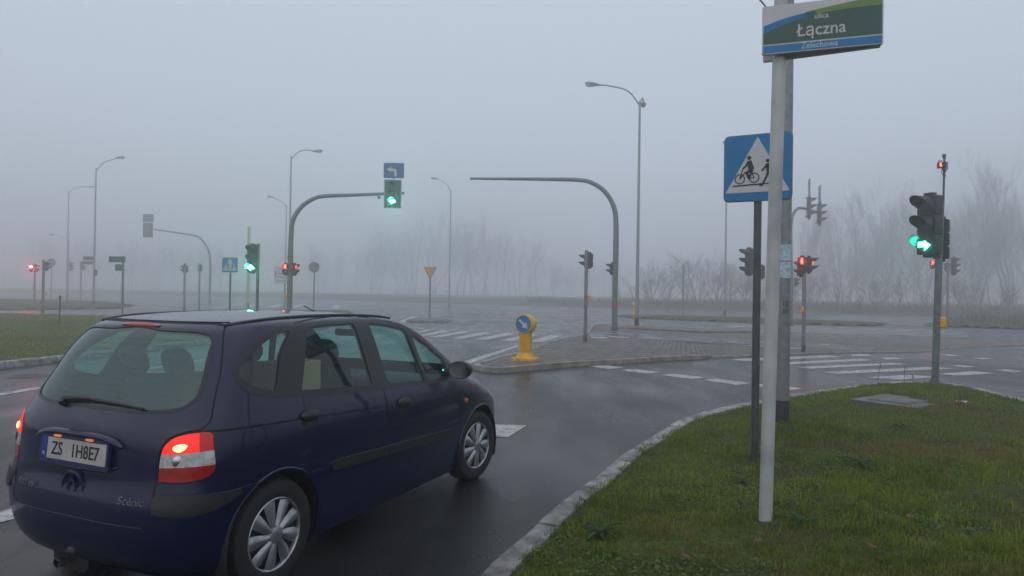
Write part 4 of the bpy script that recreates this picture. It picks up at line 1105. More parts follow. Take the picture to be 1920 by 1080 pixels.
street_lamp('single-arm lamp post right behind the mast with the green arrow', -16.99, 52, .0, 11.85, [[(.5, 0, 12.15), (1.0, 0, 12.33), (1.75, 0, 12.30)]])
street_lamp('hazy lamp post arm pointing left just behind the green arrow mast', -25.92, 78, .0, 11.3, [[(-.5, 0, 11.65), (-1.1, 0, 11.95), (-1.6, 0, 12.15)]])
street_lamp('hazy lamp post with arm pointing left above the yellow yield sign', -6.60, 72, .0, 12.4, [[(-.4, 0, 12.9), (-.86, 0, 13.3), (-1.5, 0, 13.55)]])
street_lamp('clearest lamp post at far left carrying small green plates', -36.75, 60, .0, 12.1, [[(.6, 0, 12.55), (1.25, 0, 12.82), (1.85, 0, 13.0)]], .11)
street_lamp('fainter second lamp post at far left, arm pointing right', -53.45, 82, .0, 13.1, [[(.6, 0, 13.4), (1.3, 0, 13.62), (2.4, 0, 13.65)]])
street_lamp('faintest low lamp post at far left, arm pointing left', -62.1, 95.5, .1, 7.9, [[(-.6, 0, 8.3), (-1.6, 0, 8.6), (-2.2, 0, 8.7)]])
street_lamp('distant lamp post behind the near blue crossing sign', 17.80, 57, .1, 13.7, [[(-.15, -.2, 14.0), (-.35, -.5, 14.15), (-.45, -.8, 14.15)]])
t = thing('street_plates', 'two small green street plates clamped to the far left lamp post', 'sign', (-36.75, 60, 0))
MB().bevbox((-.45, -.13, 4.15), (.9, .03, .34), .02, axis=1).obj('plate', M['green_sign'], t); MB().bevbox((-.55, -.13, 3.76), (1.0, .03, .28), .02, axis=1).obj('plate', M['green_sign'], t)
signal_h = thing('pedestrian_signal', 'small pedestrian signal clamped to the far left lamp post', 'traffic signal', (-36.75, 60, 0))
head(signal_h, (.22, -.1, 2.9), R(200), 2, .2, None)

# ---- galvanised lamp post in the near verge
GX_, GY_ = 3.35, 8.45
t = thing('lamp_post', 'thick mottled galvanised lamp post in the near verge behind the white pole', 'lamp post', (GX_, GY_, vz(GX_, GY_)))
MB().lathe([(.094, -.2), (.094, 4), (.085, 8), (.07, 11.0)], 20, cap1=True).obj('pole', M['galv'], t)
MB().lathe([(.098, -.15), (.098, .27), (.095, .275)], 20).obj('base_coating', M['tar'], t)
P = resample([(0, 0, 10.8), (-.4, .1, 11.4), (-1.3, .3, 11.8), (-2.1, .5, 11.85)], .2); MB().tube(P, .04, 8).obj('arm', M['galv'], t); lamp_head(t, (-2.35, .55, 11.85), (-1, .25, 0))
def wrap(name, r, a0, a1, z0, z1, mat_, parent):
    mb = MB(); n = 8
    for i in range(n + 1):
        a = a0 + (a1 - a0) * i / n
        for z in (z0, z1): mb.v.append((r * math.cos(a), r * math.sin(a), z))
    for i in range(n): mb.f.append((2 * i, 2 * i + 2, 2 * i + 3, 2 * i + 1)); mb.m.append(0)
    return mb.obj(name, M[mat_], parent)
for i, (z0, z1) in enumerate(((1.99, 2.19), (1.78, 1.975))):
    o = wrap('paper_notice', .0965, R(205), R(318), z0, z1, 'paper', t)
a = R(262)
for s_, z, sz in (('12', 1.46, .085), ('50', 1.37, .075)): text('post_number', s_, sz, M['black_ink'], t, (.098 * math.cos(a) + .01, .098 * math.sin(a) - .004, z), (R(90), 0, R(-8)))

# ---- near blue crossing sign
def sym_disc(mb, c, r, y0, y1, n=14): mb.prism([(c[0] + r * math.cos(2 * PI * i / n), c[1] + r * math.sin(2 * PI * i / n)) for i in range(n)], y0, y1)
def sym_line(mb, a, b, w, y0, y1, w2=None):
    a, b = Vector(a), Vector(b); d = (b - a).normalized(); nn = Vector((-d.y, d.x)); w2 = w2 or w
    mb.prism([tuple(a - nn * w / 2), tuple(b - nn * w2 / 2), tuple(b + nn * w2 / 2), tuple(a + nn * w / 2)], y0, y1)
def sym_ring(mb, c, r, w, y0, y1, n=20):
    for i in range(n):
        a, b = 2 * PI * i / n, 2 * PI * (i + 1) / n
        mb.prism([(c[0] + (r - w) * math.cos(a), c[1] + (r - w) * math.sin(a)), (c[0] + r * math.cos(a), c[1] + r * math.sin(a)), (c[0] + r * math.cos(b), c[1] + r * math.sin(b)), (c[0] + (r - w) * math.cos(b), c[1] + (r - w) * math.sin(b))], y0, y1)
def crossing_plate(parent, loc, yaw, w, h, bluemat='blue_sign'):
    o = MB().bevbox((0, 0, 0), (w, .018, h), .045, axis=1).obj('sign_plate', M['sign_back'], parent, loc, (0, 0, yaw))
    MB().bevbox((0, -.008, 0), (w - .018, .008, h - .018), .04, axis=1).obj('blue_face', M[bluemat], o)
    MB().prism([(-.465 * w, -.365 * h), (.465 * w, -.365 * h), (0, .455 * h)], -.0155, -.011).obj('white_triangle', M['white_sign'], o, smooth=False)
    k = w; y0, y1 = -.0195, -.0145; mb = MB()
    cy, cx = MB(), 0
    def q(x, z): return (x * k, z * h)
    b1, b2 = q(-.255, -.160), q(-.045, -.150)                      # the cyclist
    for b in (b1, b2): sym_ring(mb, b, .078 * k, .015 * k, y0, y1)
    sym_line(mb, b1, q(-.175, -.06), .013 * k, y0, y1); sym_line(mb, q(-.185, -.06), q(-.08, -.07), .013 * k, y0, y1); sym_line(mb, q(-.08, -.07), b2, .013 * k, y0, y1)
    sym_line(mb, q(-.175, -.06), q(-.135, -.155), .013 * k, y0, y1); sym_line(mb, q(-.135, -.155), b2, .013 * k, y0, y1); sym_line(mb, b1, q(-.215, -.02), .013 * k, y0, y1)
    sym_disc(mb, q(-.120, .150), .030 * k, y0, y1)
    sym_line(mb, q(-.120, .105), q(-.085, -.03), .064 * k, y0, y1, .085 * k); sym_line(mb, q(-.135, .085), q(-.165, .03), .032 * k, y0, y1); sym_line(mb, q(-.163, .033), q(-.215, -.01), .025 * k, y0, y1)
    sym_line(mb, q(-.095, -.02), q(-.150, -.075), .048 * k, y0, y1, .036 * k); sym_line(mb, q(-.148, -.068), q(-.115, -.165), .034 * k, y0, y1, .026 * k); sym_line(mb, q(-.075, -.03), q(-.120, -.165), .040 * k, y0, y1, .026 * k)
    px = .118                                                     # the walker
    sym_disc(mb, q(px + .03, .09), .027 * k, y0, y1)
    sym_line(mb, q(px + .03, .05), q(px + .05, -.09), .058 * k, y0, y1, .062 * k); sym_line(mb, q(px + .02, .03), q(px - .055, -.06), .026 * k, y0, y1); sym_line(mb, q(px + .045, .03), q(px + .12, -.03), .026 * k, y0, y1)
    sym_line(mb, q(px + .04, -.08), q(px + .005, -.17), .040 * k, y0, y1, .03 * k); sym_line(mb, q(px + .005, -.165), q(px - .05, -.275), .032 * k, y0, y1, .024 * k); sym_line(mb, q(px + .06, -.08), q(px + .085, -.18), .040 * k, y0, y1, .03 * k); sym_line(mb, q(px + .085, -.175), q(px + .15, -.24), .03 * k, y0, y1, .022 * k)
    sym_line(mb, q(px - .085, -.27), q(px - .03, -.26), .022 * k, y0, y1)
    sym_line(mb, q(-.36, -.262), q(.36, -.235), .018 * k, y0, y1)
    mb.obj('cyclist_and_walker', M['black_ink'], o, smooth=False)
    return o
BX_, BY_ = 2.33, 6.50
t = thing('crossing_sign', 'near blue square crossing sign with cyclist and walker on a dark post', 'sign', (BX_, BY_, vz(BX_, BY_)))
MB().lathe([(.036, -.2), (.036, 3.05)], 14, cap1=True).obj('post', M['pole_dark'], t)
z0 = vz(BX_, BY_)
crossing_plate(t, (-.022, -.044, 2.945 - z0), R(-28), .62, .64)
for z in (2.75, 3.12): MB().bevbox((0, 0, z - z0), (.10, .076, .04), .015, axis=2).obj('clamp', M['galv'], t)

# ---- near street-name sign
UX, UY = 1.79, 4.76
t = thing('street_name_sign', 'green and blue street name sign on a pale round pole in the near verge', 'sign', (UX, UY, vz(UX, UY)), 0)
z0 = vz(UX, UY)
MB().tube([(-.004, 0, -.1), (.064, 0, 4.02 - z0)], .0450, 20).obj('pole', M['pole_white'], t)
MB().lathe([(.05, 0), (.05, .03), (.02, .05)], 16, cap1=True).obj('pole_cap', M['galv'], t, (.064, 0, 4.02 - z0))
bd = thing_board = MB().bevbox((0, 0, 0), (.75, .026, .335), .012, axis=1).obj('board', M['white_sign'], t, (.274, -.154, 3.565 - z0), (0, 0, R(-19)))
W2, H2 = .75, .335
def px_(u, v): return ((u - .5) * W2, (.5 - v) * H2)
def curve_poly(top, bot): return [px_(u, v) for u, v in bot] + [px_(u, v) for u, v in top[::-1]]
us = [i / 24 for i in range(25)]
lo_b = lambda u: .40 - .62 * u + .52 * u * u if u < .55 else .216 + .0 * u
def gtop(u): return .22 + .36 * (1 - u) ** 3.0 if u < .999 else .22                     # upper edge of the dark green field
def ltop(u): return .40 - .40 * u ** .85 - .02 * u                                      # upper edge of the light green sweep
def btop(u): return .215 + .20 * (1 - min(1, u / .46)) ** 1.8                            # upper edge of the blue sweep
ins = .012
MB().prism(curve_poly([(ins + u * (1 - 2 * ins), gtop(u)) for u in us], [(ins, .795), (1 - ins, .795)]), -.0150, -.0125).obj('green_field', M['green_sign'], bd, smooth=False)
MB().prism(curve_poly([(ins + u * .44, btop(u * .46)) for u in us], [(ins + u * .44, gtop(u * .44) + .01) for u in us]), -.0146, -.0125).obj('blue_sweep', M['blue_sign'], bd, smooth=False)
MB().prism(curve_poly([(.36 + u * (.988 - .36), .215 - .175 * u ** .8) for u in us], [(.36 + u * (.988 - .36), gtop(.36 + u * .63) + .01) for u in us]), -.0146, -.0125).obj('light_green_sweep', M['lime_sign'], bd, smooth=False)
MB().prism([px_(ins, .975), px_(1 - ins, .975), px_(1 - ins, .825), px_(ins, .825)], -.0150, -.0125).obj('blue_strip', M['blue_sign'], bd, smooth=False)
text('lettering', 'ulica', .050, M['white_sign'], bd, (.0, -.0156, .062), off=.0003)
text('lettering', 'Łączna', .117, M['white_sign'], bd, (.0, -.0156, -.028), xs=.92, off=.0008)
mb = MB(); sym_line(mb, (-.0515, -.066), (-.0590, -.079), .0075, -.0166, -.0152); sym_line(mb, (-.0590, -.077), (-.0500, -.0850), .0075, -.0166, -.0152); mb.obj('lettering_hook', M['white_sign'], bd, smooth=False)
text('lettering', 'Żelechowa', .056, M['white_sign'], bd, (-.01, -.0156, -.132), xs=.92, off=.0003)
MB().bevbox((0, 0, 0), (.74, .026, .335), .012, axis=1).obj('rear_board', M['white_sign'], t, (.305, -.070, 3.560 - z0), (0, 0, R(-27)))
for z in (3.50, 3.68): MB().bevbox((.06, .02, z - z0), (.14, .12, .035), .01, axis=2).obj('bracket', M['galv'], t)
mb = MB(); mb.tube([(-.10, -.02, 3.80 - z0), (-.05, -.02, 3.74 - z0), (.06, -.02, 3.74 - z0), (.12, -.02, 3.80 - z0)], .006, 6); mb.obj('clamp', M['galv'], t)

# ---- other signs
def sign_post(label, x, y, z0, h, r=.035, mat_='pole_grey', cat='sign', name='road_sign'):
    t = thing(name, label, cat, (x, y, z0)); MB().lathe([(r, -.2), (r, h)], 12, cap1=True).obj('post', M[mat_], t); return t
t = sign_post('blue crossing sign on a thin post left of the green arrow signal', -12.80, 31, .12, 3.0, .04, 'pole_dark'); crossing_plate(t, (0, -.06, 2.655), R(6), .68, .67, 'blue_sign')
t = sign_post('amber yield triangle on a thin post on the small splitter island', -4.73, 39.4, .10, 2.95, .045)
o = MB().prism([(-.375, .36), (0, -.36), (.375, .36)], -.02, .0).obj('sign_plate', M['red_sign'], t, (0, -.05, 2.64), smooth=False); MB().prism([(-.32, .325), (0, -.285), (.32, .325)], -.026, -.021).obj('amber_face', M['yellow_sign'], o, smooth=False)
t = sign_post('grey back of a round sign on a thin post right of the curved mast', -13.34, 46, .0, 3.1, .045)
o = MB().lathe([(.002, 0), (.34, 0), (.36, .01), (.36, .03), (.002, .03)], 28, M4=Matrix.Rotation(R(90), 4, 'X')).obj('sign_plate', M['sign_back'], t, (0, -.05, 3.22)); MB().box((0, -.045, 0), (.10, .02, .5)).obj('bracket', M['galv'], o); MB().lathe([(.03, 0), (.03, .02)], 10, M4=Matrix.Rotation(R(90), 4, 'X'), cap1=True).obj('reflector_or_glint', M['white_sign'], o, (.20, -.035, -.08))  # small white disc paints the reflection spot on the sign back
t = sign_post('white information board on a thin post left of the curved mast', -17.98, 54, .0, 2.2, .05)
o = MB().bevbox((0, 0, 0), (1.30, .03, 1.34), .02, axis=1).obj('board', M['white_sign'], t, (-.16, -.05, 2.82)); mb = MB()
for i, (z, w) in enumerate(((.45, .5), (.12, .85), (-.16, .8), (-.46, .9))): mb.box((-.05, -.017, z), (w, .004, .06))
mb.obj('text_lines', M['sign_back'], o); MB().box((-.57, -.017, .1), (.10, .004, .42)).obj('blue_band', M['blue_sign2'], o)
t = sign_post('green street plates on a post in the left grass before the lamp', -20.53, 36, .12, 3.2, .05)
for (dx, z, w, h) in ((-.28, 3.03, .86, .31), (-.21, 2.60, .34, .34)):
    o = MB().bevbox((0, 0, 0), (w, .03, h), .015, axis=1).obj('plate', M['green_sign'], t, (dx, -.07, z)); MB().box((0, -.017, -h * .06), (w * .75, .004, h * .14)).obj('text_line', M['lime_sign'], o)
    if h < .32: MB().box((0, -.017, -h * .40), (w * .96, .004, h * .16)).obj('blue_strip', M['blue_sign2'], o)
MB().bevbox((.02, -.05, 2.45), (.16, .14, .05), .01, axis=2).obj('clamp', M['galv'], t)
t = sign_post('faint blue round sign on a thin post behind the far left signals', -54.0, 80, .1, 4.2, .05)
MB().lathe([(.002, .03), (.52, .03), (.52, 0), (.002, 0)], 24, M4=Matrix.Rotation(R(90), 4, 'X')).obj('sign_plate', M['blue_sign2'], t, (0, -.05, 4.28))
t = sign_post('short dark marker post with a pale plate standing in the left grass', -17.87, 27, .12, 1.22, .03, 'pole_dark', 'marker post', 'marker_post')
MB().bevbox((0, .05, 1.08), (.28, .02, .22), .02, axis=1).obj('plate', M['white_sign'], t)
t = sign_post('thin stop pole with a narrow yellow plate on the far grass strip', 13.28, 53, .12, 3.95, .05)
MB().bevbox((.09, -.02, 3.35), (.12, .03, .62), .02, axis=1).obj('plate', M['pale_yellow'], t)
t = sign_post('faint yellow diamond sign on the far bank behind the blue sign', 24.5, 76.5, .1, 4.3, .05)
MB().prism([(-.38, 0), (0, -.52), (.38, 0), (0, .52)], -.02, .01).obj('sign_plate', M['pale_yellow'], t, (.14, -.05, 3.8), smooth=False)
t = thing('vent_pole', 'tall pale yellow pole behind the green arrow signal at left', 'pole', (-23.2, 60, 0)); MB().lathe([(.12, -.2), (.12, 7.1), (.10, 7.15)], 14, cap1=True).obj('pole', M['pale_yellow'], t); MB().lathe([(.135, -.1), (.135, .5), (.12, .52)], 14).obj('base_sleeve', M['pole_grey'], t)

# ---- yellow keep-right beacon
def beacon(label, x, y, z0, yaw, s=1.0):
    t = thing('traffic_beacon', label, 'bollard', (x, y, z0), yaw, 'yellow beacons on the islands'); t.scale = (s, s, s)
    MB().bevbox((0, 0, .035), (.56, .46, .07), .03, axis=2).obj('base_plate', M['yellow'], t)
    P = [(.19, .155, .07), (.17, .135, .12), (.145, .11, .17), (.135, .10, .20)]; mb = MB()
    for (a, b, z) in P: mb.v += [(-a, -b, z), (a, -b, z), (a, b, z), (-a, b, z)]
    for j in range(3):
        for i in range(4): mb.f.append((j * 4 + i, j * 4 + (i + 1) % 4, j * 4 + 4 + (i + 1) % 4, j * 4 + 4 + i)); mb.m.append(0)
    mb.obj('foot', M['yellow'], t)
    MB().bevbox((0, 0, .43), (.265, .20, .50), .025, axis=2).obj('column', M['yellow'], t)
    mb = MB()
    for i in range(5): mb.bevbox((-.092 + i * .046, -.100, .42), (.020, .016, .42), .008, axis=1)
    for sx in (-1, 1):
        for i in range(3): mb.bevbox((sx * .1325, -.05 + i * .05, .42), (.016, .020, .42), .006, axis=0)
    mb.obj('ribs', M['yellow'], t)
    Rx = Matrix.Translation((0, 0, .865)) @ Matrix.Rotation(R(90), 4, 'X')
    MB().lathe([(.002, -.13), (.215, -.13), (.228, -.12), (.228, .12), (.218, .135), (.200, .135), (.200, .125)], 36, M4=Rx).obj('drum', M['yellow'], t)
    o = MB().lathe([(.198, .126), (.002, .126)], 36, M4=Rx).obj('sign_face', M['blue_sign'], t)
    for v in o.data.vertices: pass
    mb = MB(); A = Matrix.Translation((0, -.1, .865)) @ Matrix.Rotation(R(42), 4, 'Y')
    mb.prism([(-.155, -.030), (.015, -.030), (.015, -.090), (.150, .0), (.015, .090), (.015, .030), (-.155, .030)], -.032, -.028, M4=A)
    mb.obj('arrow', M['white_sign'], o, smooth=False)
    return t
beacon('yellow keep-right beacon with blue arrow disc on the paved island tip', .34, 16.15, .12, R(-27))
beacon('small distant yellow beacon seen edge-on left of the double lamp post', 10.2, 57, .0, R(80))

# ================================================================== THE CAR
#       z     xr     xf     w    Lr   nr   Lf   nf   (horizontal slices of the body)
CT = np.array([
 (0.17,-0.46,3.10,0.765,.45,3.4,.70,2.9), (0.24,-0.57,3.26,0.79,.45,3.4,.75,2.9), (0.34,-0.635,3.36,0.81,.45,3.4,.78,2.9), (0.46,-0.665,3.40,0.825,.45,3.4,.80,2.9),
 (0.58,-0.670,3.39,0.838,.45,3.4,.80,2.9), (0.66,-0.650,3.36,0.845,.44,3.4,.80,2.9), (0.74,-0.635,3.29,0.845,.42,3.3,.80,2.8), (0.82,-0.630,3.16,0.843,.40,3.2,.80,2.8),
 (0.90,-0.625,2.98,0.836,.40,3.1,.75,2.8), (0.97,-0.610,2.73,0.825,.40,3.0,.62,2.9), (1.02,-0.585,2.52,0.812,.40,3.0,.48,3.0), (1.07,-0.555,2.42,0.798,.40,3.0,.40,3.2),
 (1.14,-0.515,2.31,0.776,.40,3.0,.35,3.3), (1.24,-0.460,2.15,0.744,.40,3.0,.33,3.3), (1.34,-0.405,1.99,0.712,.40,3.0,.32,3.3), (1.42,-0.350,1.84,0.682,.40,2.9,.32,3.3),
 (1.48,-0.295,1.69,0.655,.40,2.8,.33,3.2), (1.515,-0.235,1.56,0.628,.40,2.7,.38,3.0), (1.535,-0.150,1.43,0.588,.42,2.6,.45,2.8), (1.549,-0.02,1.29,0.525,.45,2.6,.5,2.6),
 (1.561,0.14,1.13,0.430,.43,2.5,.45,2.5), (1.569,0.32,0.98,0.300,.28,2.3,.30,2.3), (1.574,0.45,0.86,0.150,.15,2.2,.15,2.2), (1.575,0.60,0.70,0.01,.02,2,.02,2)])
def pchip(x, y, q):
    h = np.diff(x); d = np.diff(y) / h; m = np.zeros(len(x))
    for i in range(1, len(x) - 1):
        if d[i - 1] * d[i] > 0:
            w1 = 2 * h[i] + h[i - 1]; w2 = h[i] + 2 * h[i - 1]; m[i] = (w1 + w2) / (w1 / d[i - 1] + w2 / d[i])
    m[0] = d[0]; m[-1] = d[-1]
    k = np.clip(np.searchsorted(x, q) - 1, 0, len(x) - 2); t = (q - x[k]) / h[k]
    return (1 + 2 * t) * (1 - t) ** 2 * y[k] + t * (1 - t) ** 2 * h[k] * m[k] + t * t * (3 - 2 * t) * y[k + 1] + t * t * (t - 1) * h[k] * m[k + 1]
def xr_of(z): return np.interp(z, CT[:, 0], CT[:, 1])
def car_surface(nq=3, nr=26, ns=64, nf=26):
    idx = np.arange(len(CT)).astype(float); q = np.linspace(0, len(CT) - 1, (len(CT) - 1) * nq + 1)
    par = np.array([pchip(idx, CT[:, c], q) for c in range(8)]).T; out = []
    for z, xr, xf, w, Lr, a, Lf, b in par:
        xs, xe = xr + Lr, xf - Lf
        if xe < xs: xs = xe = (xs + xe) / 2
        ph = np.linspace(PI / 2, 0, nr + 1)[:-1]
        X = [xs - (xs - xr) * np.sin(ph) ** (2 / a)]; Y = [w * np.cos(ph) ** (2 / a)]
        X.append(np.linspace(xs, xe, ns + 1)[:-1]); Y.append(np.full(ns, w))
        ph = np.linspace(0, PI / 2, nf + 1)
        X.append(xe + (xf - xe) * np.sin(ph) ** (2 / b)); Y.append(w * np.cos(ph) ** (2 / b))
        X = np.concatenate(X); Y = np.concatenate(Y) * (1 - .035 * ((X - 1.2) / 2.0) ** 2)
        Y[0] = 0; Y[-1] = 0
        # shoulder crease and soft door hollow pressed into the flanks
        Y = np.where(Y > .5, Y - .010 * np.exp(-((z - .70) / .09) ** 2) * ((X > .2) & (X < 2.2)), Y)
        out.append(np.stack([X, -Y, np.full_like(X, z)], 1))
    return np.array(out)

def build_car():
    car = thing('car', 'dark blue compact people carrier with lit brake light turning at the junction', 'car', (-2.0806, 4.2714, 0.0), R(90 - 23.893))
    G = car_surface(); nr_, nc = G.shape[:2]
    bm = bmesh.new()
    V = [[bm.verts.new(G[j, i]) for i in range(nc)] for j in range(nr_)]
    for j in range(nr_ - 1):
        for i in range(nc - 1):
            try: bm.faces.new((V[j][i], V[j + 1][i], V[j + 1][i + 1], V[j][i + 1]))
            except ValueError: pass
    bmesh.ops.remove_doubles(bm, verts=bm.verts[:], dist=1e-5)
    bmesh.ops.recalc_face_normals(bm, faces=bm.faces[:])
    bm.normal_update()
    if sum(f.normal.y * f.calc_area() for f in bm.faces) > 0: bmesh.ops.reverse_faces(bm, faces=bm.faces[:])

    def cut(fn, mask=None):
        vs = list(bm.verts); co = np.array([v.co[:] for v in vs]); val = fn(co)
        val = np.where(np.abs(val) < 1e-5, 1e-5, val)
        if mask is not None: ok = mask(co)
        else: ok = np.ones(len(vs), bool)
        for i, v in enumerate(vs): v.index = i
        new = set(); faces = set()
        for e in list(bm.edges):
            a, b = e.verts; ia, ib = a.index, b.index
            if ia < 0 or ib < 0 or not (ok[ia] and ok[ib]): continue
            va, vb = val[ia], val[ib]
            if va * vb < 0:
                fs = list(e.link_faces)
                ne, nv = bmesh.utils.edge_split(e, a, va / (va - vb)); nv.index = -1
                new.add(nv); faces.update(fs)
        for f in list(faces):
            k = [v for v in f.verts if v in new]
            if len(k) == 2:
                try: bmesh.utils.face_split(f, k[0], k[1])
                except ValueError: pass
        bm.normal_update()

    xz = lambda c: c[:, [0, 2]]
    def yz(c): return np.stack([-c[:, 1], c[:, 2]], 1)
    def uz(c): return np.stack([-c[:, 1] + (c[:, 0] - xr_of(c[:, 2])), c[:, 2]], 1)
    def smooth_poly(p, st=.03): return [(q.x, q.y) for q in resample(p + [p[0]], st)][:-1]
    DLO = smooth_poly([(-.238, 1.27), (-.222, 1.19), (-.16, 1.142), (-.01, 1.107), (.21, 1.078), (.60, 1.050), (1.06, 1.020), (1.56, .992), (1.94, .972), (2.06, .975), (2.10, 1.04), (2.06, 1.125), (2.00, 1.172), (1.80, 1.310), (1.62, 1.408), (1.50, 1.450), (1.3, 1.488), (1.06, 1.513), (.90, 1.522), (.60, 1.520), (.40, 1.506), (.22, 1.490), (.02, 1.448), (-.14, 1.36)])
    QW = smooth_poly([(-.203, 1.265), (-.185, 1.21), (-.125, 1.172), (-.02, 1.145), (.03, 1.142), (.075, 1.25), (.16, 1.38), (.255, 1.465), (.19, 1.462), (.03, 1.415), (-.12, 1.335)])
    def rounded(p, r=.02):
        out = []
        n = len(p)
        for i in range(n):
            a, b, c = Vector(p[i - 1]), Vector(p[i]), Vector(p[(i + 1) % n])
            d1 = (a - b).normalized() * r; d2 = (c - b).normalized() * r
            out += [tuple(b + d1), tuple(b + d1 * .35 + d2 * .35), tuple(b + d2)]
        return out
    RW = rounded([(.235, 1.112), (.935, 1.065), (.905, 1.490), (.60, 1.492), (.41, 1.478)])
    FW_ = rounded([(1.125, 1.052), (1.625, 1.020), (1.52, 1.418), (1.30, 1.463), (1.075, 1.488)])
    FQ = rounded([(1.665, 1.018), (1.965, .998), (2.0, 1.06), (1.99, 1.145), (1.80, 1.275), (1.59, 1.388)], .015)
    HG = smooth_poly([(-.3, 1.075), (.30, 1.075), (.56, 1.090), (.625, 1.13), (.615, 1.22), (.56, 1.40), (.525, 1.455), (.45, 1.474), (.2, 1.480), (-.3, 1.482)], .05)
    WS = rounded([(-.3, 1.06), (.66, 1.07), (.60, 1.22), (.52, 1.41), (.47, 1.49), (-.3, 1.51)], .03)
    TL = smooth_poly([(.625, .735), (.622, .80), (.628, .875), (.665, .935), (.75, .965), (.86, .975), (.935, .976), (.965, .93), (.985, .86), (.995, .80), (.975, .765), (.90, .742), (.80, .733), (.70, .732)], .03)
    HATCH = [(-.3, .505), (.56, .505), (.60, .66), (.612, .735), (.612, .875), (.650, .945), (.74, .978), (.86, .988), (.905, 1.03), (.865, 1.12), (.83, 1.25), (.775, 1.37), (.70, 1.46), (.655, 1.508), (.55, 1.519), (-.3, 1.522)]
    BS = smooth_poly([(.63, .575), (.60, .63), (.63, .672), (.78, .672), (.95, .668), (1.22, .652), (1.14, .615), (1.02, .580), (.85, .563)], .04)
    MO = smooth_poly([(.40, .607), (.47, .637), (1.0, .617), (2.04, .567), (2.10, .538), (2.06, .506), (1.0, .552), (.47, .577)], .06)
    arch = lambda cx: (lambda c: np.hypot(c[:, 0] - cx, c[:, 2] - .315) - .372)
    zl = lambda c: c[:, 2] - np.interp(c[:, 0], [-.43, .16, .90, 2.2, 3.0], [.980, .95, .91, .815, .735])
    RD = smooth_poly([(.335, 1.515), (.27, 1.30), (.225, 1.09), (.26, .90), (.33, .76), (.46, .60), (.52, .42), (.56, .315), (.70, .30), (1.075, .30), (1.07, .8), (1.045, 1.03), (1.0, 1.30), (.985, 1.523), (.6, 1.535)], .05)
    FD = smooth_poly([(1.083, .30), (1.078, .8), (1.053, 1.03), (1.008, 1.30), (.993, 1.523), (1.3, 1.497), (1.52, 1.455), (1.82, 1.315), (2.05, 1.155), (2.115, 1.04), (2.10, .92), (2.13, .7), (2.10, .45), (2.04, .315), (1.6, .295)], .05)
    HL = smooth_poly([(.42, .63), (.66, .66), (.76, .70), (.78, .78), (.70, .80), (.55, .775), (.42, .74)], .04)
    side = lambda c: c[:, 1] < -.40
    rearm = lambda c: c[:, 0] < .2
    front = lambda c: c[:, 0] > 1.3
    S = {'rd': lambda c: sdf_poly(xz(c), RD), 'fd': lambda c: sdf_poly(xz(c), FD), 'dlo': lambda c: sdf_poly(xz(c), DLO), 'qw': lambda c: sdf_poly(xz(c), QW), 'rw': lambda c: sdf_poly(xz(c), RW),
         'fw': lambda c: sdf_poly(xz(c), FW_), 'fq': lambda c: sdf_poly(xz(c), FQ), 'mo': lambda c: sdf_poly(xz(c), MO), 'hg': lambda c: sdf_poly(yz(c), HG), 'ws': lambda c: sdf_poly(yz(c), WS),
         'tl': lambda c: sdf_poly(uz(c), TL), 'hatch': lambda c: sdf_poly(uz(c), HATCH), 'bs': lambda c: sdf_poly(uz(c), BS), 'hl': lambda c: sdf_poly(yz(c), HL)}
    g_ = .0065
    for cx in (0.0, 2.585): cut(arch(cx), side)
    for k in ('rd', 'fd'):
        cut(lambda c: S[k](c) - g_ * .5, side); cut(lambda c: S[k](c) + g_ * .5, side)
    for k in ('dlo', 'qw', 'rw', 'fw', 'fq', 'mo'): cut(S[k], side)
    cut(lambda c: zl(c) - .005, lambda c: (c[:, 1] < -.45) & (c[:, 0] > -.45)); cut(lambda c: zl(c) + .005, lambda c: (c[:, 1] < -.45) & (c[:, 0] > -.45))
    cut(lambda c: S['hatch'](c) - .006, rearm); cut(lambda c: S['hatch'](c) + .004, rearm)
    cut(S['hg'], rearm); cut(lambda c: S['hg'](c) - .016, rearm); cut(S['tl'], rearm); cut(lambda c: S['tl'](c) - .006, rearm); cut(S['bs'], rearm); cut(S['ws'], front); cut(S['hl'], front)
    tl1 = lambda c: c[:, 2] - (.868 + .05 * (uz(c)[:, 0] - .62)); tl2 = lambda c: c[:, 2] - (.802 + .03 * (uz(c)[:, 0] - .62)); tl3 = lambda c: uz(c)[:, 0] - .875 + (c[:, 2] - .92) * .25
    near_tl = lambda c: (c[:, 0] < -.2) & (S['tl'](c) < .03)
    cut(tl1, near_tl); cut(tl2, near_tl); cut(lambda c: np.where(c[:, 2] > .86, tl3(c), 1.0), near_tl)
    cut(lambda c: c[:, 2] - .60, lambda c: (c[:, 0] > 2.3)); cut(lambda c: c[:, 2] - .594, lambda c: (c[:, 0] > 2.3))
    cut(lambda c: c[:, 2] - .245, lambda c: (c[:, 1] < -.5) & (c[:, 0] > .3) & (c[:, 0] < 2.3)); cut(lambda c: c[:, 2] - .31, lambda c: (c[:, 1] < -.5) & (c[:, 0] > .3) & (c[:, 0] < 2.3)); 

    faces = list(bm.faces); C = np.array([f.calc_center_median()[:] for f in faces])
    v = {k: S[k](C) for k in S}; sd = side(C); rr = rearm(C); ff = front(C)
    reg = np.full(len(faces), 'body', dtype=object)
    reg[(C[:, 2] < .505) & (C[:, 0] < -.15)] = 'rear_bumper'
    reg[(C[:, 2] < .66) & (C[:, 0] < -.05) & (v['hatch'] > 0)] = 'rear_bumper'
    reg[(C[:, 2] < .594) & (C[:, 0] > 2.3)] = 'front_bumper'
    reg[rr & (v['hatch'] < 0)] = 'hatch'
    reg[sd & (v['rd'] < 0)] = 'rear_door'; reg[sd & (v['fd'] < 0)] = 'front_door'
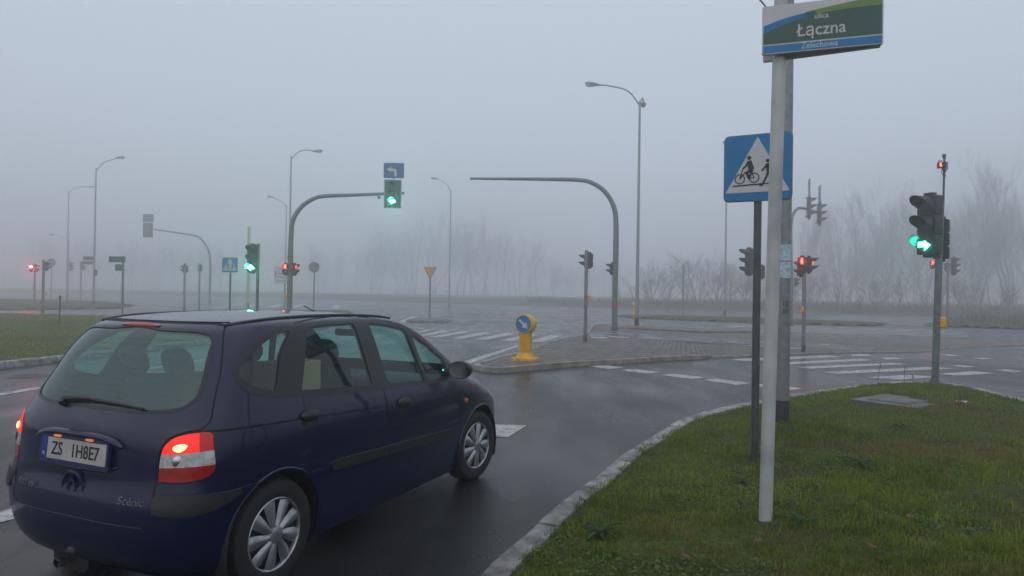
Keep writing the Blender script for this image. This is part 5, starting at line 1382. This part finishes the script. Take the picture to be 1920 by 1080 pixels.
    reg[sd & (v['mo'] < 0) & (v['rd'] < 0)] = 'mould_r'; reg[sd & (v['mo'] < 0) & (v['fd'] < 0)] = 'mould_f'
    seam = (sd & ((np.abs(v['rd']) < g_ * .5) | (np.abs(v['fd']) < g_ * .5))) | (rr & (v['hatch'] > -.004) & (v['hatch'] < .006)) | ((np.abs(zl(C)) < .005) & (C[:, 1] < -.45) & (C[:, 0] > -.43) & (C[:, 0] < 3.0)) \
        | ((C[:, 0] > 2.3) & (C[:, 2] > .594) & (C[:, 2] < .60)) | (rr & (v['tl'] > 0) & (v['tl'] < .006))
    reg[seam] = 'panel_gap'
    reg[sd & (v['dlo'] < 0)] = 'window_trim'
    for k, nm in (('qw', 'win_q'), ('rw', 'win_r'), ('fw', 'win_f'), ('fq', 'win_fq')): reg[sd & (v[k] < 0)] = nm
    reg[rr & (v['hg'] < .016)] = 'rear_trim'; reg[rr & (v['hg'] < 0)] = 'rear_window'
    reg[ff & (v['ws'] < 0)] = 'windscreen'; reg[ff & (C[:, 0] > 2.4) & (v['hl'] < 0)] = 'headlight'
    reg[rr & (v['bs'] < 0)] = 'bumper_strip'
    tl = rr & (v['tl'] < 0); a1, a2, a3 = tl1(C), tl2(C), tl3(C)
    reg[tl & (a1 > 0) & (a3 < 0)] = 'tl_brake'; reg[tl & (a1 > 0) & (a3 >= 0)] = 'tl_side'; reg[tl & (a1 <= 0) & (a2 > 0)] = 'tl_white'; reg[tl & (a2 <= 0)] = 'tl_low'
    for cx in (0.0, 2.585): reg[sd & (arch(cx)(C) < 0)] = 'gone'
    reg[(reg == 'rear_door') & (C[:, 2] > 1.22)] = 'frame_r'; reg[(reg == 'front_door') & (C[:, 2] > 1.16)] = 'frame_f'
    nrm = {vt: vt.normal.copy() for vt in bm.verts}

    def surf_pt(y, z, off=.0):                                      # a point on the tail at (y, z)
        row = par_row(z); k = np.argsort(row[:34, 1])                # y from -w..0
        yy = row[:34, 1][k]; xx = row[:34, 0][k]
        return Vector((float(np.interp(-abs(y), yy, xx)) - off, y, z))
    def par_row(z):
        zz = G[:, 0, 2]; j = min(max(int(np.searchsorted(zz, z)) - 1, 0), len(zz) - 2); t = (z - zz[j]) / (zz[j + 1] - zz[j]); return G[j] * (1 - t) + G[j + 1] * t
    def flank(x, z, off=.0):                                        # a point on the right flank at (x, z)
        row = par_row(z); k = slice(10, 100); return Vector((x, float(np.interp(x, row[k, 0], row[k, 1])) - off, z))

    def grab(names, off=0.0, inset=0.0, mirror=False, both=False, skirt=0.0, liner=False):
        """vertices, faces, normals of the named regions (y<0 half), optionally with its mirror image"""
        vi = {}; vs, ns, fs, mi = [], [], [], []
        for f, rg in zip(faces, reg):
            if rg not in names: continue
            idx = []
            for vt in f.verts:
                if vt not in vi:
                    vi[vt] = len(vs); n = nrm[vt]; vs.append(vt.co + n * off); ns.append(n)
                idx.append(vi[vt])
            fs.append(tuple(idx)); mi.append(0)
        if skirt:
            ed = {}
            for f in fs:
                for a, b in zip(f, f[1:] + f[:1]): ed[(a, b)] = 1
            for (a, b) in list(ed):
                if (b, a) not in ed and not (abs(vs[a].y) < 1e-4 and abs(vs[b].y) < 1e-4):
                    k = len(vs); vs += [vs[a] - ns[a] * skirt, vs[b] - ns[b] * skirt]
                    s_ = (vs[b] - vs[a]).cross(ns[a]).normalized(); ns += [s_, s_]; fs.append((b, a, k, k + 1)); mi.append(0)
        if liner:
            k = len(vs); n0 = len(fs)
            vs += [p - n * .028 for p, n in zip(vs[:k], ns[:k])]; ns += [-n for n in ns[:k]]
            for f in fs[:n0]: fs.append(tuple(i + k for i in f)[::-1]); mi.append(1)
        fl = lambda p: Vector((p.x, -p.y, p.z))
        if mirror: vs = [fl(p) for p in vs]; ns = [fl(p) for p in ns]; fs = [f[::-1] for f in fs]
        if both:
            k = len(vs); vs = vs + [fl(p) for p in vs]; ns = ns + [fl(p) for p in ns]; fs = fs + [tuple(i + k for i in f)[::-1] for f in fs]; mi = mi + mi
        return vs, ns, fs, mi
    def make(name, data, mats, parent=car):
        vs, ns, fs, mi = data
        me = bpy.data.meshes.new(name); me.from_pydata([p[:] for p in vs], [], fs)
        for m_ in (mats if isinstance(mats, list) else [mats]): me.materials.append(m_)
        me.polygons.foreach_set('material_index', np.array(mi, dtype=np.int32)); me.polygons.foreach_set('use_smooth', np.ones(len(fs), dtype=bool))
        me.normals_split_custom_set_from_vertices([n[:] for n in ns])
        me.update()
        return link(name, me, parent)
    PT = [M['car_paint'], M['cabin']]
    make('body', grab({'body'}, both=True, liner=True), PT)
    hatch = make('hatch', grab({'hatch'}, both=True, liner=True), PT)
    make('rear_bumper', grab({'rear_bumper'}, off=.006, both=True, skirt=.012), M['car_paint']); make('front_bumper', grab({'front_bumper'}, off=.004, both=True, skirt=.01), M['car_paint'])
    make('panel_gap', grab({'panel_gap'}, off=-.0025, both=True), M['seam'])
    doors = []
    for mir in (False, True):
        rd = make('rear_door', grab({'rear_door'}, mirror=mir, liner=True), PT); fd = make('front_door', grab({'front_door'}, mirror=mir, liner=True), PT); doors.append((rd, fd))
        make('door_frame', grab({'frame_r'}, mirror=mir), M['car_paint'], rd); make('door_frame', grab({'frame_f'}, mirror=mir), M['car_paint'], fd)
        make('side_moulding', grab({'mould_r'}, off=.014, mirror=mir, skirt=.014), M['black_plastic'], rd); make('side_moulding', grab({'mould_f'}, off=.014, mirror=mir, skirt=.014), M['black_plastic'], fd)
        make('window_trim', grab({'window_trim'}, off=.002, mirror=mir, liner=True), [M['trim'], M['cabin']])
        make('rear_quarter_window', grab({'win_q'}, off=-.003, mirror=mir), M['glass']); make('window', grab({'win_r'}, off=-.003, mirror=mir), M['glass'], rd)
        make('window', grab({'win_f'}, off=-.003, mirror=mir), M['glass'], fd); make('vent_window', grab({'win_fq'}, off=-.003, mirror=mir), M['glass'], fd)
        make('bumper_strip', grab({'bumper_strip'}, off=.016, mirror=mir, skirt=.016), M['black_plastic'])
        t_ = make('tail_light', grab({'tl_low'}, off=.004, mirror=mir, skirt=.006), M['lens_red'])
        make('brake_lens', grab({'tl_brake'}, off=.004, mirror=mir, skirt=.006), M['brake_lit'], t_); make('side_lens', grab({'tl_side'}, off=.004, mirror=mir, skirt=.006), M['brake_soft'], t_); make('reverse_lens', grab({'tl_white'}, off=.004, mirror=mir, skirt=.006), M['lens_white'], t_)
        sg = 1 if mir else -1
        Mb = Matrix.Translation(surf_pt(sg * .672, .902, .001)) @ Matrix.Rotation(R(-90), 4, 'Y') @ Matrix.Rotation(R(-sg * 42), 4, 'X') @ Matrix.Diagonal((.62, 1.3, 1, 1))
        MB().lathe([(.034, 0.0), (.030, .005), (.016, .007), (.001, .008)], 16, M4=Mb).obj('brake_bulb', M['brake_core'], t_)
        Mb = Matrix.Translation(surf_pt(sg * .665, .836, .001)) @ Matrix.Rotation(R(-90), 4, 'Y') @ Matrix.Rotation(R(-sg * 42), 4, 'X')
        MB().lathe([(.030, 0.0), (.024, .004), (.001, .006)], 16, M4=Mb).obj('reflector_or_glint', M['chrome'], t_)
        make('headlight', grab({'headlight'}, off=.003, mirror=mir, skirt=.006), M['lens_white'])
    make('rear_trim', grab({'rear_trim'}, off=.002, both=True, liner=True), [M['trim'], M['cabin']], hatch)
    rw = make('rear_window', grab({'rear_window'}, off=-.003, both=True), M['glass_misted'], hatch); make('windscreen', grab({'windscreen'}, off=-.003, both=True), M['glass'])
    bm.free()

    # heating wires in the rear window
    mb = MB()
    for i in range(11):
        z = 1.12 + i * .031; w_ = .585 - .12 * (z - 1.1) / .38 - .02
        mb.tube([surf_pt(y, z, -.004) for y in np.linspace(-w_, w_, 13)], .0012, 4)
    mb.obj('heating_wires', M['trim'], rw)
    # wheel houses
    for cx in (0.0, 2.585):
        for sg in (-1, 1):
            mb = MB(); n = 28
            for (rr_, yy) in ((.372, .835), (.378, .80), (.36, .52), (.01, .52)):
                for i in range(n + 1):
                    a = R(-25) + R(230) * i / n; mb.v.append((cx + rr_ * math.cos(a), sg * yy * (1 if yy < .8 else (1 - .035 * ((cx - 1.2) / 2) ** 2)), .315 + rr_ * math.sin(a)))
            for j in range(3):
                for i in range(n):
                    a = j * (n + 1) + i; mb.f.append((a, a + 1, a + n + 2, a + n + 1)); mb.m.append(0)
            mb.obj('wheel_house', M['black_plastic'], car)
        # painted lips round the arches
        for sg in (-1, 1):
            mb = MB(); pts = []
            for i in range(25):
                a = R(-12) + R(204) * i / 24; x = cx + .374 * math.cos(a); z = .315 + .374 * math.sin(a)
                p = flank(x, max(.19, z)); pts.append((p.x, sg * abs(p.y) , z))
            mb.tube(pts, .010, 6); mb.obj('arch_lip', M['car_paint'], car)
    MB().box((1.35, 0, .20), (3.3, 1.36, .06)).obj('underbody', M['black_plastic'], car)
    MB().box((1.29, 0, .27), (1.80, 1.50, .10)).obj('sill_box', M['black_plastic'], car)

    # wheels
    def wheel_parts():
        Mr = Matrix.Rotation(R(90), 4, 'X')                          # axis to -Y
        ty = MB().lathe([(.205, -.09), (.225, -.098), (.27, -.100), (.300, -.090), (.313, -.065), (.315, 0), (.313, .065), (.300, .090), (.27, .100), (.225, .098), (.205, .088)], 40, M4=Mr)
        ty.lathe([(.2, -.05), (.002, -.05)], 24, M4=Mr)
        for i in range(40):
            a = 2 * PI * i / 40
            ty.box((0, 0, 0), (.006, .15, .008), M4=Matrix.Rotation(a, 4, 'Y') @ Matrix.Translation((0, 0, .3155)))
        cap = MB().lathe([(.214, .072), (.212, .088), (.204, .095), (.196, .088), (.194, .070)], 40, M4=Mr)      # outer ring
        back = MB().lathe([(.196, .062), (.002, .055)], 32, M4=Mr)
        n = 9; pet = MB()
        for i in range(n):
            A = Matrix.Rotation(2 * PI * i / n, 4, 'Y')
            prof = [(.040, .016, .101), (.075, .027, .099), (.11, .037, .096), (.15, .044, .093), (.180, .046, .090), (.199, .042, .086)]
            k0 = len(pet.v)
            for (rd_, hw, yy) in prof:
                for (s_, dy) in ((-1, -.012), (-.45, 0.0), (0, .004), (.45, 0.0), (1, -.012)):
                    sk = .18 * (rd_ - .04)
                    pet.v.append(tuple(A @ Vector((s_ * hw * .92 + sk, -(yy + dy), rd_))))
            for j in range(len(prof) - 1):
                for q in range(4): a = k0 + j * 5 + q; pet.f.append((a, a + 1, a + 6, a + 5)); pet.m.append(0)
        hub = MB().lathe([(.052, .088), (.048, .104), (.035, .110), (.002, .111)], 24, M4=Mr)
        return ty.mesh('tyre', M['rubber']), cap.mesh('hubcap_ring', M['hubcap']), back.mesh('hub_recess', M['black']), pet.mesh('hubcap_spokes', M['hubcap'], angle=50), hub.mesh('hub_centre', M['hubcap'])
    ty, cap, back, pet, hub = wheel_parts()
    for (x, sg, st) in ((0, -1, 0), (2.585, -1, R(-7)), (0, 1, 0), (2.585, 1, R(-7))):
        w_ = link('wheel', ty, car, (x, sg * .715, .315), (0, rnd.uniform(0, 6), (st if sg < 0 else st + PI)))
        w_.rotation_euler = (0, 0, st if sg < 0 else st + PI)
        for nm, m_ in (('hubcap_ring', cap), ('hub_recess', back), ('hubcap_spokes', pet), ('hub_centre', hub)): link(nm, m_, w_, None, (0, .35 + x, 0))

    # tail details
    pl = MB().bevbox((0, 0, 0), (.525, .012, .116), .008, axis=1).obj('number_plate', M['plate_white'], hatch, (-.646, 0.0, .842), (R(-5), 0, R(-90)))
    MB().box((-.240, -.0075, 0), (.042, .002, .112)).obj('plate_band', M['plate_blue'], pl)
    text('plate_letter', 'PL', .026, M['white_sign'], pl, (-.240, -.0092, -.034))
    text('plate_characters', 'ZS', .098, M['black_ink'], pl, (-.135, -.0075, -.003), xs=.86, off=.001); text('plate_characters', '1H8E7', .098, M['black_ink'], pl, (.092, -.0075, -.003), xs=.86, off=.001)
    fr_ = MB()
    for (x, z, dx, dz) in ((0, .066, .56, .018), (0, -.070, .57, .024), (.270, 0, .016, .13), (-.270, 0, .016, .13)): fr_.bevbox((x, .002, z), (dx, .020, dz), .006, axis=1)
    fr_.obj('plate_frame', M['frame_blue'], pl)
    # handle brow above the plate and the ledge below
    mb = MB(); mb.tube([surf_pt(y, .935 - .04 * (y / .34) ** 4, .008 + .014 * (1 - (y / .36) ** 2)) for y in np.linspace(-.35, .35, 15)], [.008] + [.019] * 13 + [.008], 8); mb.obj('handle_brow', M['car_paint'], hatch)
    mb = MB(); mb.tube([surf_pt(y, .752 + .04 * (y / .34) ** 4, .0) for y in np.linspace(-.33, .33, 13)], [.006] + [.014] * 11 + [.006], 8); mb.obj('plate_ledge', M['car_paint'], hatch)
    for y in (-.13, .13): MB().box((0, 0, 0), (.02, .05, .010)).obj('plate_lamp', M['plate_lamp'], hatch, (-.648, y, .912))
    p = surf_pt(.0, .655)
    Me = Matrix.Translation((p.x + .006, 0, .648)) @ Matrix.Rotation(R(-90), 4, 'Y')
    MB().lathe([(.098, -.004), (.094, .010), (.080, .013), (.066, .004), (.002, .002)], 32, M4=Me).obj('emblem_dish', M['car_paint'], hatch)
    mb = MB()
    for a, b in (((0, .050), (.036, 0)), ((.036, 0), (0, -.050)), ((0, -.050), (-.036, 0)), ((-.036, 0), (0, .050))): sym_line(mb, a, b, .016, -.006, .0)
    mb.obj('emblem', M['car_paint'], hatch, (p.x - .002, 0, .648), (0, 0, R(-90)))
    q = surf_pt(-.44, .628, .006); text('badge', 'Scénic', .060, M['chrome'], hatch, q, (R(90), 0, R(-90 + 9)), shear=.35, xs=1.1)
    q = surf_pt(.40, .625, .006); text('badge', 'RXT 1.9', .052, M['plate_lamp'] if False else M['hubcap'], hatch, q, (R(90), 0, R(-90 - 8)), shear=.3)
    # wiper
    a, b = surf_pt(.23, 1.095, .018), surf_pt(-.40, 1.085, .018); c = surf_pt(-.10, 1.125, .022)
    mb = MB(); mb.tube([a, a.lerp(b, .3) + Vector((-.004, 0, .018)), a.lerp(b, .7) + Vector((-.004, 0, .010)), b], [.020, .013, .009, .006], 8); mb.tube([surf_pt(.23, 1.07, .0), surf_pt(.23, 1.095, .03)], .028, 12)
    mb.obj('wiper', M['black_plastic'], hatch)
    # high brake light in the roof edge
    mb = MB(); n = 15
    for i in range(n):
        y = -.155 + .31 * i / (n - 1); p = surf_pt(y, 1.506, .0); k = math.sqrt(max(0, 1 - (y / .157) ** 2)) * .016
        mb.v += [(p.x - .014, y, p.z - k), (p.x - .020, y, p.z), (p.x - .004, y, p.z + k), (p.x + .03, y, p.z)]
    for i in range(n - 1):
        for q_ in range(3): a_ = i * 4 + q_; mb.f.append((a_, a_ + 4, a_ + 5, a_ + 1)); mb.m.append(0)
    mb.obj('high_brake_light', M['lens_red'], hatch, angle=80)
    # exhaust
    MB().lathe([(.028, -.14), (.028, .02), (.023, .02), (.023, -.1)], 16, M4=Matrix.Translation((-.61, .16, .205)) @ Matrix.Rotation(R(-96), 4, 'Y')).obj('exhaust_pipe', M['chrome'], car)
    MB().bevbox((0, 0, 0), (.4, .3, .14), .05, axis=0).obj('silencer', M['black_plastic'], car, (-.35, .16, .21))
    # roof strips
    for sg in (-1, 1):
        row = [(x, z) for x, z in ((-.13, 1.512), (.05, 1.535), (.30, 1.547), (.60, 1.551), (.90, 1.549), (1.15, 1.541), (1.33, 1.528), (1.45, 1.512))]
        pts = [(x, sg * (abs(flank(x, z - .008).y) - .018), z) for x, z in row]
        MB().tube(resample(pts, .06), .010, 8).obj('roof_strip', M['black_plastic'], car)
    MB().tube([surf_pt(y, 1.522, .0) + Vector((.03, 0, .006)) for y in np.linspace(-.50, .50, 17)], .004, 6).obj('roof_gap', M['seam'], car)
    MB().tube([(1.34, .05, 1.55), (1.26, .05, 1.575), (1.20, .05, 1.60)], [.006, .004, .003], 6).obj('aerial', M['black_plastic'], car)
    # handles, flap, indicator, mirrors
    for d_, sg in zip(doors, (-1, 1)):
        for dd, (x, z) in zip(d_, ((.262, .958), (1.285, .898))):
            p = flank(x, z, .004); A = Matrix.Translation((x, sg * abs(p.y), z)) @ Matrix.Rotation(R(-3), 4, 'Y') @ Matrix.Diagonal((1, .30, .48, 1))
            MB().lathe([(.088, -.0), (.075, .040), (.045, .062), (.002, .070)], 20, M4=Matrix.Translation((x, sg * abs(p.y), z)) @ Matrix.Rotation(R(2.5), 4, 'Y') @ Matrix.Diagonal((1, .40, .42, 1)) @ Matrix.Rotation(R(90 if sg < 0 else -90), 4, 'X')).obj('door_handle', M['black_plastic'], dd)
            MB().lathe([(.070, 0), (.072, .004), (.064, .006), (.002, -.002)], 20, M4=Matrix.Translation((x, sg * abs(p.y) * .999, z - .035)) @ Matrix.Diagonal((1, 1, .42, 1)) @ Matrix.Rotation(R(90 if sg < 0 else -90), 4, 'X')).obj('handle_recess', M['seam'], dd)
        p = flank(2.285, .772, .0); MB().lathe([(.026, -.004), (.023, .010), (.002, .014)], 16, M4=Matrix.Translation((2.285, sg * abs(p.y), .772)) @ Matrix.Diagonal((1.15, 1, .8, 1)) @ Matrix.Rotation(R(90 if sg < 0 else -90), 4, 'X')).obj('side_indicator', M['lens_orange'], car)
        prof = [(.002, -.085), (.045, -.080), (.078, -.05), (.092, 0.0), (.095, .030), (.090, .040)]
        Mm = Matrix.Translation((2.00, sg * .935, 1.075)) @ Matrix.Rotation(R(-90), 4, 'Y') @ Matrix.Diagonal((.80, 1.12, 1, 1))
        mr = MB().lathe(prof, 28, M4=Mm).obj('door_mirror', M['black_plastic'], d_[1])
        MB().lathe([(.090, .036), (.070, .034), (.002, .033)], 28, M4=Matrix.Translation((1.997, sg * .935, 1.075)) @ Matrix.Rotation(R(-90), 4, 'Y') @ Matrix.Diagonal((.76, 1.08, 1, 1))).obj('mirror_glass', M['mirror'], mr)
        MB().bevbox((2.01, sg * .835, 1.045), (.09, .12, .055), .02, axis=1).obj('mirror_arm', M['black_plastic'], mr)
    p = flank(-.185, .905, .001)
    fl_ = [(-.185 + .085 * math.cos(2 * PI * i / 24), .905 + .078 * math.sin(2 * PI * i / 24)) for i in range(24)]
    mb = MB(); pts = [flank(x, z, .0015) for x, z in fl_]; mb.tube(pts + [pts[0]], .0016, 5, caps=False); mb.obj('fuel_flap', M['seam'], car)

    # cabin
    def seat(nm, x, y, w_, recl=12, hr=True):
        s_ = MB().bevbox((.02, 0, 0), (.48, w_, .16), .05, axis=0).obj(nm, M['seat'], car, (x, y, .50))
        B = Matrix.Translation((-.22, 0, .05)) @ Matrix.Rotation(R(-recl), 4, 'Y')
        mb = MB(); 
        for i in range(7):
            t = i / 6; hw = w_ / 2 * (1 - .22 * t ** 2); z = .62 * t; th_ = .07 * (1 - .4 * t)
            for (a, b) in ((-1, -.6), (-1, .6), (-.85, 1), (.85, 1), (1, .6), (1, -.6), (.85, -1), (-.85, -1)): mb.v.append(tuple(B @ Vector((b * th_, a * hw, z))))
        for j in range(6):
            for i in range(8): mb.f.append((j * 8 + i, j * 8 + (i + 1) % 8, j * 8 + 8 + (i + 1) % 8, j * 8 + 8 + i)); mb.m.append(0)
        mb.f.append(tuple(range(48, 56))); mb.m.append(0)
        mb.obj('backrest', M['seat'], s_, angle=70)
        if hr:
            for yy in ((0,) if w_ < .7 else (-.4, 0.0, .4)):
                Hm = Matrix.Translation((-.22, yy, .05)) @ Matrix.Rotation(R(-recl), 4, 'Y') @ Matrix.Translation((0, 0, .735)) @ Matrix.Diagonal((.5, 1.25, .95, 1))
                mb = MB().lathe([(.002, -.105), (.06, -.10), (.095, -.06), (.105, 0), (.095, .06), (.06, .10), (.002, .105)], 16, M4=Hm); mb.tube([tuple(B @ Vector((0, yy - .05, .6))), tuple(B @ Vector((0, yy - .05, .7)))], .008, 6); mb.tube([tuple(B @ Vector((0, yy + .05, .6))), tuple(B @ Vector((0, yy + .05, .7)))], .008, 6)
                mb.obj('headrest', M['seat'], s_, angle=80)
    seat('front_seat', 1.32, -.36, .50); seat('front_seat', 1.32, .36, .50); seat('rear_seat', .42, 0, 1.25, 16)
    mb = MB().bevbox((1.95, 0, .86), (.42, 1.40, .26), .08, axis=1); mb.bevbox((2.25, 0, .88), (.35, 1.30, .18), .05, axis=1); mb.obj('dashboard', M['cabin'], car)
    MB().bevbox((1.82, .36, .985), (.18, .36, .09), .035, axis=1).obj('instrument_hood', M['cabin'], car)
    mb = MB(); c_ = Vector((1.66, .36, .93)); A = Matrix.Translation(c_) @ Matrix.Rotation(R(-62), 4, 'Y')
    ring = [tuple(A @ Vector((.185 * math.cos(2 * PI * i / 28), .185 * math.sin(2 * PI * i / 28), 0))) for i in range(29)]; mb.tube(ring, .014, 8, caps=False)
    for a in (0, 120, 240): mb.tube([tuple(A @ Vector((0, 0, -.02))), tuple(A @ Vector((.18 * math.cos(R(a)), .18 * math.sin(R(a)), 0)))], .014, 6)
    mb.tube([tuple(A @ Vector((0, 0, -.02))), (1.85, .36, .86)], .03, 8); mb.obj('steering_wheel', M['cabin'], car)
    MB().box((.85, 0, .36), (2.5, 1.40, .06)).obj('cabin_floor', M['cabin'], car)
    MB().box((-.24, 0, .62), (.55, 1.10, .5)).obj('boot_lining', M['cabin'], car)
    MB().bevbox((0, 0, 0), (.02, .21, .06), .02, axis=0).obj('rear_view_mirror', M['cabin'], car, (1.66, 0, 1.37))
    return car
car = build_car()
# added tan box, stands in for a reflection in the rear side window
o = thing('reflection_box', 'tan box added inside the car for a reflection in its rear side window', 'box', (-2.0806, 4.2714, 0.0), R(90 - 23.893))
MB().bevbox((.42, -.50, .93), (.34, .26, .66), .006, axis=2).obj('reflection_box_body', M['reflection_box'], o)
MB().box((.42, -.50, 1.262), (.33, .05, .002)).obj('reflection_box_strip', M['pale_yellow'], o)

# lettering becomes plain mesh
bpy.context.view_layer.update()
dg = bpy.context.evaluated_depsgraph_get()
for o in [q for q in SC.objects if q.type == 'FONT']:
    me = bpy.data.meshes.new_from_object(o.evaluated_get(dg)); nm = o.name.split('.')[0]; me.name = nm
    k = link(nm, me, o.parent, o.location.copy(), o.rotation_euler.copy()); k.scale = o.scale.copy()
    bpy.data.objects.remove(o)
